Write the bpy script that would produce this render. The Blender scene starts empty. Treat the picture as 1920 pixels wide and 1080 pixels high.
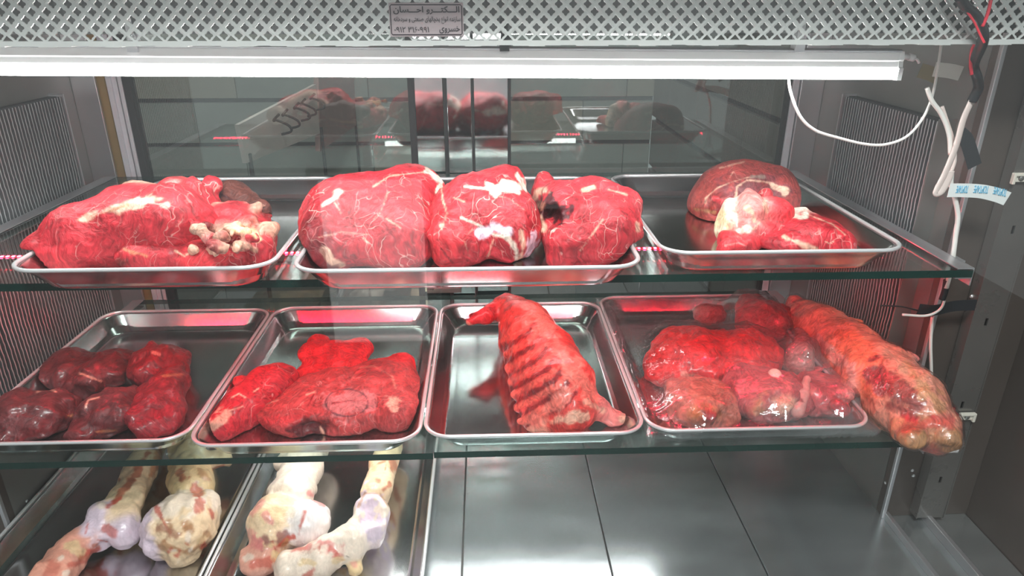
import bpy, bmesh, math, random
import numpy as np
from mathutils import Vector, Matrix, Euler

# ------------------------------------------------------------------ camera, world, exposure
scene = bpy.context.scene
COL = scene.collection
R = math.radians
FPX, PITCH, YAW = 1300.0, 22.6, 2.2
CAMP = Vector((0.0, 0.0, 1.55))
ROT = Euler((R(90 - PITCH), 0, R(-YAW))).to_matrix()
cam_data = bpy.data.cameras.new('camera')
cam_data.sensor_width = 36.0
cam_data.lens = 36.0 * FPX / 1920.0
cam_data.clip_start = 0.01
cam = bpy.data.objects.new('camera', cam_data)
cam.location = CAMP
cam.rotation_euler = (R(90 - PITCH), 0, R(-YAW))
COL.objects.link(cam)
scene.camera = cam

world = bpy.data.worlds.new('world')
scene.world = world
world.use_nodes = True
world.node_tree.nodes['Background'].inputs[0].default_value = (0.80, 0.86, 0.87, 1)
world.node_tree.nodes['Background'].inputs[1].default_value = 0.42

scene.view_settings.view_transform = 'Standard'
scene.view_settings.look = 'None'
scene.view_settings.gamma = 1
scene.view_settings.use_curve_mapping = False
scene.view_settings.exposure = 0.42
TUBE = 27.0       # brightness of the white tube
LEDS = 165.0       # brightness of the red strip

# unseen fill lamp above the customer's side, added to brighten floor, bones and grille
ld = bpy.data.lights.new('added_front_fill', 'AREA'); ld.shape = 'RECTANGLE'; ld.size = 0.5; ld.size_y = 0.35
ld.energy = 36; ld.color = (0.97, 1.0, 1.0)
lo_ = bpy.data.objects.new('added_front_fill', ld); COL.objects.link(lo_)
lo_.location = (0.08, -0.45, 2.75)
lo_.rotation_euler = (Vector((0, 0.85, 0.8)) - Vector(lo_.location)).to_track_quat('-Z', 'Y').to_euler()

# ------------------------------------------------------------------ helpers
def ray(px, py):
    return ROT @ Vector(((px - 960) / FPX, -(py - 540) / FPX, -1))
def at_y(px, py, y):
    r = ray(px, py); return CAMP + r * ((y - CAMP.y) / r.y)
def at_z(px, py, z):
    r = ray(px, py); return CAMP + r * ((z - CAMP.z) / r.z)
def at_x(px, py, x):
    r = ray(px, py); return CAMP + r * ((x - CAMP.x) / r.x)
FWD = ROT @ Vector((0, 0, -1))
def mpp(p):
    return (Vector(p) - CAMP).dot(FWD) / FPX
RI = np.array(ROT.transposed())
def project(P):
    q = (P - np.array(CAMP)) @ RI.T
    return np.stack([960 + FPX * q[:, 0] / -q[:, 2], 540 - FPX * q[:, 1] / -q[:, 2]], 1)

ORIG = {}
def thing(name, label, cat, loc=(0, 0, 0), group=None, kind=None):
    o = bpy.data.objects.new(name, None)
    o.empty_display_size = 0.05
    o.location = loc
    COL.objects.link(o)
    ORIG[o] = Vector(loc)
    tag(o, label, cat, group, kind)
    return o
def tag(o, label=None, cat=None, group=None, kind=None):
    if label: o['label'] = label
    if cat: o['category'] = cat
    if group: o['group'] = group
    if kind: o['kind'] = kind
    return o
def link_mesh(name, me, mat, parent=None, smooth=False, mats=None):
    for m in (mats or [mat]): me.materials.append(m)
    n = len(me.vertices)
    co = np.empty(n * 3, np.float32); me.vertices.foreach_get('co', co); co = co.reshape(-1, 3)
    c = Vector(((co[:, 0].min() + co[:, 0].max()) / 2, (co[:, 1].min() + co[:, 1].max()) / 2, co[:, 2].min()))
    co -= np.array(c, np.float32)
    me.vertices.foreach_set('co', co.ravel())
    if smooth: me.polygons.foreach_set('use_smooth', [True] * len(me.polygons))
    me.update()
    o = bpy.data.objects.new(name, me)
    COL.objects.link(o)
    o.location = c
    if parent is not None:
        o.parent = parent
        o.location = c - ORIG[parent]
    ORIG[o] = c
    return o
def obj(name, bm, mat, parent=None, smooth=False, mats=None):
    me = bpy.data.meshes.new(name)
    bm.normal_update(); bm.to_mesh(me); bm.free()
    return link_mesh(name, me, mat, parent, smooth, mats)

def add_box(bm, x0, x1, y0, y1, z0, z1, bev=0, mi=0):
    vs = [bm.verts.new(p) for p in ((x0,y0,z0),(x1,y0,z0),(x1,y1,z0),(x0,y1,z0),(x0,y0,z1),(x1,y0,z1),(x1,y1,z1),(x0,y1,z1))]
    fs = []
    for idx in ((3,2,1,0),(4,5,6,7),(0,1,5,4),(1,2,6,5),(2,3,7,6),(3,0,4,7)):
        f = bm.faces.new([vs[i] for i in idx]); f.material_index = mi; fs.append(f)
    if bev:
        es = list({e for f in fs for e in f.edges})
        bmesh.ops.bevel(bm, geom=es, offset=bev, segments=2, affect='EDGES', profile=0.5)
    return fs
def box(name, x0, x1, y0, y1, z0, z1, mat, parent=None, bev=0, smooth=False):
    bm = bmesh.new(); add_box(bm, x0, x1, y0, y1, z0, z1, bev)
    return obj(name, bm, mat, parent, smooth)
def add_tube(bm, pts, rad, seg=10, flat=1.0, mi=0, cap=True):
    pts = [Vector(p) for p in pts]; n = len(pts); rings = []
    rads = rad if isinstance(rad, (list, tuple)) else [rad] * n
    up = Vector((0.13, 0.31, 0.94)).normalized(); side = None
    for i, p in enumerate(pts):
        t = (pts[min(i + 1, n - 1)] - pts[max(i - 1, 0)]).normalized()
        if side is None: side = t.cross(up).normalized()
        else: side = (side - t * side.dot(t)).normalized()
        b = t.cross(side)
        rings.append([bm.verts.new(p + (side * math.cos(2*math.pi*k/seg) + b * math.sin(2*math.pi*k/seg) * flat) * rads[i]) for k in range(seg)])
    for a, b in zip(rings, rings[1:]):
        for k in range(seg):
            f = bm.faces.new((a[k], a[(k+1) % seg], b[(k+1) % seg], b[k])); f.material_index = mi
    if cap:
        bm.faces.new(list(reversed(rings[0]))).material_index = mi
        bm.faces.new(rings[-1]).material_index = mi
def spline(pts, n=8):
    P = [Vector(p) for p in pts]; P = [P[0]*2 - P[1]] + P + [P[-1]*2 - P[-2]]; out = []
    for i in range(1, len(P) - 2):
        for k in range(n):
            t = k / n
            out.append(0.5 * ((2*P[i]) + (P[i+1]-P[i-1])*t + (2*P[i-1]-5*P[i]+4*P[i+1]-P[i+2])*t*t + (3*P[i]-P[i-1]-3*P[i+1]+P[i+2])*t**3))
    out.append(P[-2]); return out
def add_cyl(bm, c, axis, r, h, seg=16, r2=None, mi=0):
    c = Vector(c); a = Vector(axis).normalized()
    add_tube(bm, [c, c + a * h], [r, r if r2 is None else r2], seg, mi=mi)

# ------------------------------------------------------------------ materials
def new_mat(name):
    m = bpy.data.materials.new(name); m.use_nodes = True
    nt = m.node_tree
    return m, nt, nt.nodes, nt.links, nt.nodes['Principled BSDF']
def simple(name, col, rough=0.5, metal=0.0, noise=0.0, nscale=20, bump=0.0, coat=0.0, stretch=None, spec=0.5):
    m, nt, N, L, P = new_mat(name)
    P.inputs['Base Color'].default_value = (*col, 1); P.inputs['Roughness'].default_value = rough
    P.inputs['Metallic'].default_value = metal; P.inputs['Coat Weight'].default_value = coat
    P.inputs['Specular IOR Level'].default_value = spec
    if noise or bump:
        tc = N.new('ShaderNodeTexCoord'); mp = N.new('ShaderNodeMapping')
        L.new(tc.outputs['Object'], mp.inputs[0])
        if stretch: mp.inputs['Scale'].default_value = stretch
        n = N.new('ShaderNodeTexNoise'); n.inputs['Scale'].default_value = nscale; n.inputs['Detail'].default_value = 6
        L.new(mp.outputs[0], n.inputs['Vector'])
        if noise:
            mx = N.new('ShaderNodeMix'); mx.data_type = 'RGBA'
            mx.inputs['A'].default_value = (*[c * (1 - noise) for c in col], 1)
            mx.inputs['B'].default_value = (*[min(1, c * (1 + noise)) for c in col], 1)
            L.new(n.outputs['Fac'], mx.inputs['Factor']); L.new(mx.outputs['Result'], P.inputs['Base Color'])
            mr = N.new('ShaderNodeMapRange'); mr.inputs['To Min'].default_value = max(0.02, rough * (1 - noise)); mr.inputs['To Max'].default_value = min(1, rough * (1 + noise))
            L.new(n.outputs['Fac'], mr.inputs['Value']); L.new(mr.outputs[0], P.inputs['Roughness'])
        if bump:
            b = N.new('ShaderNodeBump'); b.inputs['Strength'].default_value = bump; b.inputs['Distance'].default_value = 0.002
            L.new(n.outputs['Fac'], b.inputs['Height']); L.new(b.outputs[0], P.inputs['Normal'])
    return m
def emis(name, col, s):
    m, nt, N, L, P = new_mat(name)
    P.inputs['Base Color'].default_value = (*[min(1, c) for c in col], 1)
    P.inputs['Emission Color'].default_value = (*col, 1); P.inputs['Emission Strength'].default_value = s
    return m
def glass(name, tint=(0.93, 0.97, 0.95), f0=0.045, rough=0.01, dirt=0.0, dirt_scale=12, wrinkle=0.0, wscale=60):
    """thin sheet: straight transmission plus a Fresnel reflection"""
    m, nt, N, L, P = new_mat(name); N.remove(P)
    out = N['Material Output']
    g = N.new('ShaderNodeNewGeometry'); dt = N.new('ShaderNodeVectorMath'); dt.operation = 'DOT_PRODUCT'
    L.new(g.outputs['Incoming'], dt.inputs[0]); L.new(g.outputs['Normal'], dt.inputs[1])
    ab = N.new('ShaderNodeMath'); ab.operation = 'ABSOLUTE'; L.new(dt.outputs['Value'], ab.inputs[0])
    om = N.new('ShaderNodeMath'); om.operation = 'SUBTRACT'; om.inputs[0].default_value = 1; L.new(ab.outputs[0], om.inputs[1])
    pw = N.new('ShaderNodeMath'); pw.operation = 'POWER'; pw.inputs[1].default_value = 5; L.new(om.outputs[0], pw.inputs[0])
    ma = N.new('ShaderNodeMath'); ma.operation = 'MULTIPLY_ADD'; ma.inputs[1].default_value = 1 - f0; ma.inputs[2].default_value = f0; L.new(pw.outputs[0], ma.inputs[0])
    tr = N.new('ShaderNodeBsdfTransparent'); tr.inputs[0].default_value = (*tint, 1)
    gl = N.new('ShaderNodeBsdfGlossy'); gl.inputs['Roughness'].default_value = rough
    mix = N.new('ShaderNodeMixShader'); L.new(ma.outputs[0], mix.inputs[0]); L.new(tr.outputs[0], mix.inputs[1]); L.new(gl.outputs[0], mix.inputs[2])
    last = mix
    if wrinkle:
        tc = N.new('ShaderNodeTexCoord'); n = N.new('ShaderNodeTexNoise'); n.inputs['Scale'].default_value = wscale; n.inputs['Detail'].default_value = 4; n.inputs['Distortion'].default_value = 1.5
        L.new(tc.outputs['Object'], n.inputs['Vector'])
        b = N.new('ShaderNodeBump'); b.inputs['Strength'].default_value = wrinkle; b.inputs['Distance'].default_value = 0.004
        L.new(n.outputs['Fac'], b.inputs['Height']); L.new(b.outputs[0], gl.inputs['Normal'])
    if dirt:
        tc = N.new('ShaderNodeTexCoord'); n = N.new('ShaderNodeTexNoise'); n.inputs['Scale'].default_value = dirt_scale; n.inputs['Detail'].default_value = 7
        L.new(tc.outputs['Object'], n.inputs['Vector'])
        mr = N.new('ShaderNodeMapRange'); mr.inputs['From Min'].default_value = 0.35; mr.inputs['From Max'].default_value = 0.75; mr.inputs['To Max'].default_value = dirt
        L.new(n.outputs['Fac'], mr.inputs['Value'])
        df = N.new('ShaderNodeBsdfDiffuse'); df.inputs[0].default_value = (0.75, 0.78, 0.78, 1)
        mix2 = N.new('ShaderNodeMixShader'); L.new(mr.outputs[0], mix2.inputs[0]); L.new(last.outputs[0], mix2.inputs[1]); L.new(df.outputs[0], mix2.inputs[2]); last = mix2
    L.new(last.outputs[0], out.inputs['Surface'])
    return m
def meat_mat(name, vein=1.0, rough=0.45, coat=0.09, fibre=1.0, grain=(1, 1, 0.35), mottle=(0.45, 1.42)):
    m, nt, N, L, P = new_mat(name)
    at = N.new('ShaderNodeAttribute'); at.attribute_name = 'tint'
    tc = N.new('ShaderNodeTexCoord'); mp = N.new('ShaderNodeMapping'); mp.inputs['Scale'].default_value = grain
    L.new(tc.outputs['Object'], mp.inputs[0])
    wn = N.new('ShaderNodeTexNoise'); wn.inputs['Scale'].default_value = 14; wn.inputs['Detail'].default_value = 3
    L.new(tc.outputs['Object'], wn.inputs['Vector'])
    sc_ = N.new('ShaderNodeVectorMath'); sc_.operation = 'MULTIPLY_ADD'; sc_.inputs[1].default_value = (0.09,) * 3
    L.new(wn.outputs['Color'], sc_.inputs[0]); L.new(mp.outputs[0], sc_.inputs[2])
    # white veins: thin lines between cells
    v = N.new('ShaderNodeTexVoronoi'); v.feature = 'DISTANCE_TO_EDGE'; v.inputs['Scale'].default_value = 48
    L.new(sc_.outputs[0], v.inputs['Vector'])
    r1 = N.new('ShaderNodeMapRange'); r1.inputs['From Min'].default_value = 0.0; r1.inputs['From Max'].default_value = 0.026; r1.inputs['To Min'].default_value = 1; r1.inputs['To Max'].default_value = 0
    L.new(v.outputs['Distance'], r1.inputs['Value'])
    nm = N.new('ShaderNodeTexNoise'); nm.inputs['Scale'].default_value = 26; nm.inputs['Detail'].default_value = 2
    L.new(tc.outputs['Object'], nm.inputs['Vector'])
    r2 = N.new('ShaderNodeMapRange'); r2.inputs['From Min'].default_value = 0.46; r2.inputs['From Max'].default_value = 0.70
    L.new(nm.outputs['Fac'], r2.inputs['Value'])
    m1 = N.new('ShaderNodeMath'); m1.operation = 'MULTIPLY'; L.new(r1.outputs[0], m1.inputs[0]); L.new(r2.outputs[0], m1.inputs[1])
    m2 = N.new('ShaderNodeMath'); m2.operation = 'MULTIPLY'; L.new(m1.outputs[0], m2.inputs[0]); L.new(at.outputs['Alpha'], m2.inputs[1])
    m3 = N.new('ShaderNodeMath'); m3.operation = 'MULTIPLY'; m3.inputs[1].default_value = vein; m3.use_clamp = True; L.new(m2.outputs[0], m3.inputs[0])
    # fibre and blotches
    n2 = N.new('ShaderNodeTexNoise'); n2.inputs['Scale'].default_value = 190; n2.inputs['Detail'].default_value = 5; L.new(sc_.outputs[0], n2.inputs['Vector'])
    n3 = N.new('ShaderNodeTexNoise'); n3.inputs['Scale'].default_value = 38; n3.inputs['Detail'].default_value = 5; L.new(tc.outputs['Object'], n3.inputs['Vector'])
    ad = N.new('ShaderNodeMath'); ad.operation = 'ADD'; L.new(n2.outputs['Fac'], ad.inputs[0]); L.new(n3.outputs['Fac'], ad.inputs[1])
    r3 = N.new('ShaderNodeMapRange'); r3.inputs['From Min'].default_value = 0.7; r3.inputs['From Max'].default_value = 1.3; r3.inputs['To Min'].default_value = mottle[0]; r3.inputs['To Max'].default_value = mottle[1]
    L.new(ad.outputs[0], r3.inputs['Value'])
    mu = N.new('ShaderNodeVectorMath'); mu.operation = 'SCALE'; L.new(at.outputs['Color'], mu.inputs[0]); L.new(r3.outputs[0], mu.inputs['Scale'])
    mx = N.new('ShaderNodeMix'); mx.data_type = 'RGBA'; mx.inputs['B'].default_value = (0.85, 0.55, 0.48, 1)
    L.new(m3.outputs[0], mx.inputs['Factor']); L.new(mu.outputs[0], mx.inputs['A']); L.new(mx.outputs['Result'], P.inputs['Base Color'])
    b = N.new('ShaderNodeBump'); b.inputs['Strength'].default_value = 0.75 * fibre; b.inputs['Distance'].default_value = 0.003
    L.new(ad.outputs[0], b.inputs['Height']); L.new(b.outputs[0], P.inputs['Normal'])
    P.inputs['Roughness'].default_value = rough; P.inputs['Coat Weight'].default_value = coat; P.inputs['Coat Roughness'].default_value = 0.18
    P.inputs['Specular IOR Level'].default_value = 0.30
    return m

steel = simple('brushed_steel', (0.60, 0.62, 0.63), 0.24, 1.0, 0.25, 9, 0.0)
steel_floor = simple('floor_steel', (0.56, 0.60, 0.61), 0.24, 0.85, 0.30, 4, 0.0, stretch=(1, 4, 1))
steel_dark = simple('dull_steel', (0.26, 0.255, 0.245), 0.36, 0.6, 0.25, 6)
steel_brown = simple('stained_steel', (0.13, 0.105, 0.092), 0.34, 0.5, 0.3, 5)
steel_upright = simple('upright_steel', (0.20, 0.19, 0.18), 0.28, 0.6, 0.3, 7)
dark_header = simple('dark_header', (0.06, 0.065, 0.065), 0.6, 0.2, 0.3, 6)
jamb_mat = simple('painted_jamb', (0.66, 0.66, 0.70), 0.4, 0.1)
mirror = simple('mirror_steel', (0.72, 0.70, 0.72), 0.06, 1.0, 0.5, 6)
tray_mat = simple('tray_steel', (0.63, 0.64, 0.65), 0.17, 1.0, 0.2, 12)
rim_mat = simple('tray_rim_steel', (0.88, 0.89, 0.90), 0.25, 0.6)
grille_mat = simple('perforated_aluminium', (0.78, 0.79, 0.77), 0.38, 0.45, 0.12, 14)
alu = simple('aluminium', (0.58, 0.58, 0.60), 0.36, 0.8)
dark = simple('black_rubber', (0.02, 0.02, 0.022), 0.6)
fin_mat = simple('fin_aluminium', (0.62, 0.65, 0.66), 0.35, 0.5, 0.4, 30)
coil_core_shade = simple('core_and_gap_shade', (0.075, 0.08, 0.085), 0.6, 0.0)  # dark core tone; on the fin sides it paints the shade between fins
white_plastic = simple('white_plastic', (0.82, 0.82, 0.82), 0.35, 0, 0.04, 12)
cable_white = simple('white_cable', (0.78, 0.76, 0.72), 0.45, 0, 0.06, 40)
cable_pink = simple('flat_cable', (0.72, 0.60, 0.56), 0.5, 0, 0.08, 40)
cable_red = simple('red_wire', (0.75, 0.03, 0.06), 0.4)
yellow = simple('ochre_gasket', (0.30, 0.19, 0.06), 0.6, 0, 0.2, 15)
tile_mat = simple('grey_marble', (0.34, 0.36, 0.33), 0.35, 0, 0.35, 3, 0, stretch=(1, 1, 2.5))
tile_warm = simple('warm_marble', (0.40, 0.37, 0.31), 0.35, 0, 0.3, 2.5)
tile_dark = simple('dark_tile', (0.17, 0.155, 0.14), 0.35, 0, 0.3, 3)
joint_mat = simple('dark_joint', (0.035, 0.035, 0.038), 0.8)
shop_floor = simple('shop_floor', (0.16, 0.155, 0.15), 0.5, 0, 0.3, 4)
plaster = simple('shop_ceiling', (0.30, 0.30, 0.29), 0.9, 0, 0.1, 3)
pinkboard = simple('white_board', (0.95, 0.84, 0.80), 0.5, 0, 0.06, 8)
woodp = simple('faded_pink_panel', (0.40, 0.24, 0.22), 0.6, 0, 0.35, 6, 0, stretch=(4, 4, 1))
plate_mat = simple('name_plate_metal', (0.55, 0.45, 0.47), 0.4, 0.2, 0.1, 20)
ink = simple('engraved_black', (0.035, 0.02, 0.03), 0.6)
tape_white = simple('paper_tape', (0.80, 0.83, 0.82), 0.5)
tape_blue = simple('blue_print', (0.16, 0.50, 0.72), 0.5)
tape_black = simple('insulating_tape', (0.018, 0.020, 0.024), 0.3)
edge_mat = simple('green_glass_edge', (0.006, 0.032, 0.026), 0.12, 0, 0.5, 9, coat=0.4)
shelf_glass = glass('shelf_glass', (0.86, 0.945, 0.915), 0.05, 0.015, 0.05, 9)
front_glass = glass('front_glass', (0.98, 0.99, 0.985), 0.055, 0.0, 0.012, 3)
rear_glass = glass('rear_glass', (0.80, 0.84, 0.82), 0.15, 0.0, 0.03, 5)
film_mat = glass('cling_film', (0.97, 0.97, 0.98), 0.12, 0.035, 0.12, dirt_scale=11, wrinkle=0.55, wscale=30)
meat_a = meat_mat('fresh_beef', 1.0)
meat_lean = meat_mat('lean_beef', 0.6, 0.45, 0.08, 1.0)
meat_wet = meat_mat('wet_beef', 0.5, 0.34, 0.35, 0.8)
bone_mat = meat_mat('bone_and_tendon', 0.1, 0.4, 0.3, 0.3, mottle=(0.86, 1.14))
tube_mat = emis('lit_tube_cover', (1.0, 0.99, 0.985), TUBE)
led_mat = emis('lit_red_diodes', (1.0, 0.012, 0.04), LEDS)

# ------------------------------------------------------------------ shop behind the case
def tiled_wall(name, axis, pos, u0, u1, zs, us, mats, thick=0.02, face=-1):
    """a wall slab with one object per marble slab on its face"""
    bm = bmesh.new()
    if axis == 'y': add_box(bm, u0, u1, pos + 0.02, pos + 0.12, 0, 2.7)
    else: add_box(bm, pos + 0.02, pos + 0.12, u0, u1, 0, 2.7)
    w = obj(name, bm, joint_mat); tag(w, kind='structure')
    rnd = random.Random(4); g = 0.011
    for r_, (z0, z1) in enumerate(zip(zs, zs[1:])):
        a = u0; k = 0
        edges = [u0] + [u + (0.22 if r_ % 2 else 0) for u in us if u0 < u + 0.22 < u1] + [u1]
        for a, b in zip(edges, edges[1:]):
            t = rnd.uniform(0, 0.003); m = mats[(r_ * 3 + k) % len(mats)]; k += 1
            if axis == 'y': box('tile', a + 0.002, b - 0.002, pos - t, pos + 0.021, z0 + g, z1 - g, m, w, 0.001)
            else: box('tile', pos - t, pos + 0.021, a + 0.002, b - 0.002, z0 + g, z1 - g, m, w, 0.001)
    return w
zrows = [0.0, 0.32, 0.64, 0.86, 1.09, 1.32, 1.58, 1.86, 2.14, 2.42, 2.7]
tiled_wall('wall_back', 'y', 3.6, -3.4, 0.86, [0.0, 0.22, 0.43, 0.65, 0.865, 1.085, 1.31, 1.545, 1.79, 2.05, 2.3, 2.5, 2.7],
           [-2.75, -2.1, -1.45, -0.8, -0.15, 0.5], [tile_mat, tile_warm, tile_mat, tile_mat])
tiled_wall('wall_right', 'x', 0.86, 1.45, 3.6, [0.0, 0.25, 0.5, 0.74, 0.99, 1.22, 1.45, 1.7, 2.0, 2.35, 2.7],
           [1.75, 2.3, 2.85, 3.3], [tile_dark])
b = box('floor', -3.6, 3.0, -4.0, 3.7, -0.06, 0.0, shop_floor); tag(b, kind='structure')
b = box('ceiling', -3.6, 3.0, 0.4, 3.7, 2.7, 2.78, plaster); tag(b, kind='structure')
b = box('wall_left', -3.55, -3.45, 0.4, 3.7, 0, 2.7, plaster); tag(b, kind='structure')

# board with hooks and faded panel in the back shop
brd = thing('hook_board', 'white board with dark hooks standing slanted in the shop behind the rear glass', 'board', (-0.95, 2.3, 0))
def slab4(name, pts, th, mat, parent):
    bm = bmesh.new(); P = [Vector(p) for p in pts]
    n = (P[1] - P[0]).cross(P[2] - P[0]).normalized() * th
    a = [bm.verts.new(p) for p in P]; c = [bm.verts.new(p + n) for p in P]
    bm.faces.new(a); bm.faces.new(list(reversed(c)))
    for i in range(4): bm.faces.new((a[i], c[i], c[(i+1) % 4], a[(i+1) % 4]))
    bmesh.ops.recalc_face_normals(bm, faces=bm.faces)
    return obj(name, bm, mat, parent)
p0, p1 = at_y(448, 234, 1.9), at_y(592, 158, 2.86)
q0, q1 = at_y(463, 306, 1.9), at_y(600, 250, 2.86)
slab4('board', [q0, q1, p1, p0], -0.012, pinkboard, brd)
for i, t in enumerate((0.33, 0.44, 0.60, 0.70, 0.86)):
    a = p0.lerp(p1, t) + Vector((0.01, -0.03, -0.015)); s = 0.035
    pts = spline([a + Vector((0.02, -0.0, 0)), a + Vector((0.0, 0, -0.02)), a + Vector((0.012, 0, -s * .55)), a + Vector((0.045, 0, -s)), a + Vector((0.05, 0, -s * 1.5)), a + Vector((0.02, 0, -s * 1.75))], 5)
    bm = bmesh.new(); add_tube(bm, pts, 0.004, 6)
    obj('hook', bm, dark, brd, True)
for sx, p in ((0, q0), (1, q1)):
    bm = bmesh.new(); add_tube(bm, [(p.x, p.y + .03, 0), (p.x, p.y + .03, p.z + 0.02)], 0.006, 8); obj('post', bm, dark, brd, True)
pn = thing('folding_panel', 'faded pink panel standing behind the white hook board', 'panel', (-0.6, 3.1, 0))
a0, a1 = at_y(597, 140, 2.9), at_y(662, 110, 3.4)
slab4('panel', [at_y(600, 284, 2.9), at_y(668, 235, 3.4), a1, a0], -0.02, woodp, pn)
for p in (at_y(602, 284, 2.9), at_y(664, 235, 3.4)):
    bm = bmesh.new(); add_tube(bm, [(p.x, p.y + .04, 0), (p.x, p.y + .04, p.z + .1)], 0.006, 8); obj('post', bm, dark, pn, True)
wn = thing('glow_panel_1', 'glowing panel added behind the customer, mirrored faintly in the front glass', 'glow_panel', (-.48, -1.5, 0), kind='structure')  # stand-in glowing panel, added to give the front glass a pale reflection
box('glow_panel_frame', -.75, -.21, -1.56, -1.515, 0.001, .90, alu, wn)
box('pane', -.70, -.27, -1.512, -1.50, 0.10, .85, emis('added_panel_glow', (.95, 1, 1), 0.62), wn)
lamp = thing('added_shop_lamp', 'long white lamp added overhead to light the shop behind the case', 'lamp', (-.4, 1.78, 2.66))  # unseen lamp, added to brighten the back shop
box('lamp_housing', -1.3, 0.5, 1.7, 1.86, 2.64, 2.70, white_plastic, lamp, 0.01)
box('lamp_cover', -1.28, 0.48, 1.72, 1.84, 2.625, 2.64, emis('added_shop_glow', (1, .97, .92), 20), lamp, 0.004)

# ------------------------------------------------------------------ display case
ZF, ZL, ZU = 0.750, 0.975, 1.234         # floor, lower shelf top, upper shelf top
XL, XR, YB = -0.765, 0.655, 1.40
case = thing('display_case', 'steel and glass butcher display case holding all the meat trays', 'display case', (-0.05, 1.05, 0))
fx = [XL] + [at_z(px, 1080, ZF).x for px in (395, 792, 866, 1149, 1441)] + [XR]
fx = sorted(fx)
fx[0] -= .145; fx[-1] += .145
for a, b_ in zip(fx, fx[1:]):
    box('floor_panel', a + 0.0012, b_ - 0.0012, 0.66, YB, ZF - 0.008, ZF, steel_floor, case, 0.0008)
box('base_cabinet', XL - 0.165, XR + 0.165, 0.66, YB + 0.03, 0.002, ZF - 0.012, steel_dark, case, 0.004)
box('side_panel', XL - 0.02, XL, 0.92, YB, ZF, 1.64, steel_dark, case)
box('side_panel', XR, XR + 0.02, 0.92, YB, ZF, 1.64, steel_dark, case)
box('flange', XR, XR + 0.145, 0.902, 0.92, ZF, 1.64, steel_brown, case, 0.001)
box('flange', XL - 0.145, XL, 0.902, 0.92, ZF, 1.64, steel_brown, case, 0.001)
box('end_panel', XR + 0.145, XR + 0.165, 0.69, 0.92, ZF - .008, 1.64, steel_brown, case)
box('end_panel', XL - 0.165, XL - 0.145, 0.69, 0.92, ZF - .008, 1.64, steel_brown, case)
box('roof_panel', XL - 0.165, XR + 0.165, 0.69, YB, 1.62, 1.64, steel_dark, case)
box('rear_sill', XL, XR, 1.375, 1.40, ZF, ZF + 0.05, steel_dark, case)
for s, x in ((1, XR), (-1, XL)):
    box('edge_strip', x - 0.003, x + 0.003, 0.896, 0.903, ZF, 1.62, alu, case, 0.001)
    a, c = (x + 0.066 * s, x + 0.073 * s); box('edge_strip', min(a, c), max(a, c), 0.893, 0.903, ZF, 1.62, alu, case, 0.001)
    box('rear_flange', min(x, x - 0.045 * s), max(x, x - 0.045 * s), 1.36, 1.366, ZF, 1.62, alu, case, 0.001)
    box('floor_rail', min(x, x + 0.008 * s), max(x, x + 0.008 * s), 0.69, 0.90, ZF, ZF + 0.012, alu, case, 0.001)
    box('floor_rail', min(x + 0.062 * s, x + 0.070 * s), max(x + 0.062 * s, x + 0.070 * s), 0.69, 0.90, ZF, ZF + 0.016, alu, case, 0.001)

def upright(x0, x1, y, z0, z1):
    """folded steel channel with a few punched hook slots"""
    bm = bmesh.new(); xm = (x0 + x1) / 2; w = .0022
    zs = [z0] + [z for k in range(6) for z in (z0 + .07 + k * .14, z0 + .082 + k * .14)] + [z1]
    add_box(bm, x0, xm - w, y - .002, y, z0, z1); add_box(bm, xm + w, x1, y - .002, y, z0, z1)
    for a, b_ in zip(zs[::2], zs[1::2]): add_box(bm, xm - w, xm + w, y - .002, y, a, b_)
    add_box(bm, x0, x0 + .002, y, y + .016, z0, z1); add_box(bm, x1 - .002, x1, y, y + .016, z0, z1)
    add_box(bm, x0 - .0006, x0 + .001, y - .004, y - .0021, z0, z1); add_box(bm, x1 - .001, x1 + .0006, y - .004, y - .0021, z0, z1)
    return obj('upright', bm, steel_upright, case)
upright(XR + 0.044, XR + 0.090, 0.884, ZF + 0.012, 1.62)
upright(XL - 0.090, XL - 0.044, 0.884, ZF + 0.012, 1.62)
# rear sliding doors: aluminium jambs, mirror-polished stiles and glass panes
def stile(name, px0, px1, py, y0, y1, mat, bev=0.0008, z0=ZF + .05, z1=1.62):
    a, b_ = at_y(px0, py, y0).x, at_y(px1, py, y0).x
    return box(name, a, b_, y0, y1, z0, z1, mat, case, bev)
stile('gasket_strip', 183, 207, 200, 1.372, 1.385, yellow)
for p, q, y in ((208, 217, 1.364), (219, 228, 1.370), (230, 237, 1.366)): stile('jamb', p, q, 200, y, 1.39, jamb_mat)
stile('gasket_strip', 238, 252, 200, 1.368, 1.39, dark)
stile('gasket_strip', 1474, 1481, 200, 1.372, 1.39, dark)
for p, q, y in ((1482, 1493, 1.366), (1495, 1505, 1.372)): stile('jamb', p, q, 200, y, 1.39, jamb_mat)
stile('jamb', 1507, 1520, 200, 1.370, 1.385, simple('pinkish_jamb', (0.62, 0.50, 0.50), 0.4, 0.4))
for p, q in ((766, 778), (832, 838), (884, 888), (953, 958)): stile('door_seal', p, q, 200, 1.352, 1.372, dark)
stile('mirror_stile', 778.5, 831.5, 200, 1.356, 1.372, mirror)
stile('mirror_stile', 838.5, 883.5, 200, 1.350, 1.372, mirror)
stile('mirror_stile', 888.5, 952.5, 200, 1.356, 1.372, mirror)
xl, xm, xr = at_y(252, 200, 1.38).x, at_y(885, 200, 1.38).x, at_y(1474, 200, 1.38).x
box('glass_pane', xl, xm, 1.376, 1.380, ZF + .05, 1.62, rear_glass, case)
box('glass_pane', xm, xr, 1.386, 1.390, ZF + .05, 1.62, rear_glass, case)
box('shelf_stop', *(lambda p: (p.x - .036, p.x + .036, 1.338, 1.352, p.z - .005, p.z + .006))(at_y(833, 543, 1.345)), steel_upright, case, .0008)
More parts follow.
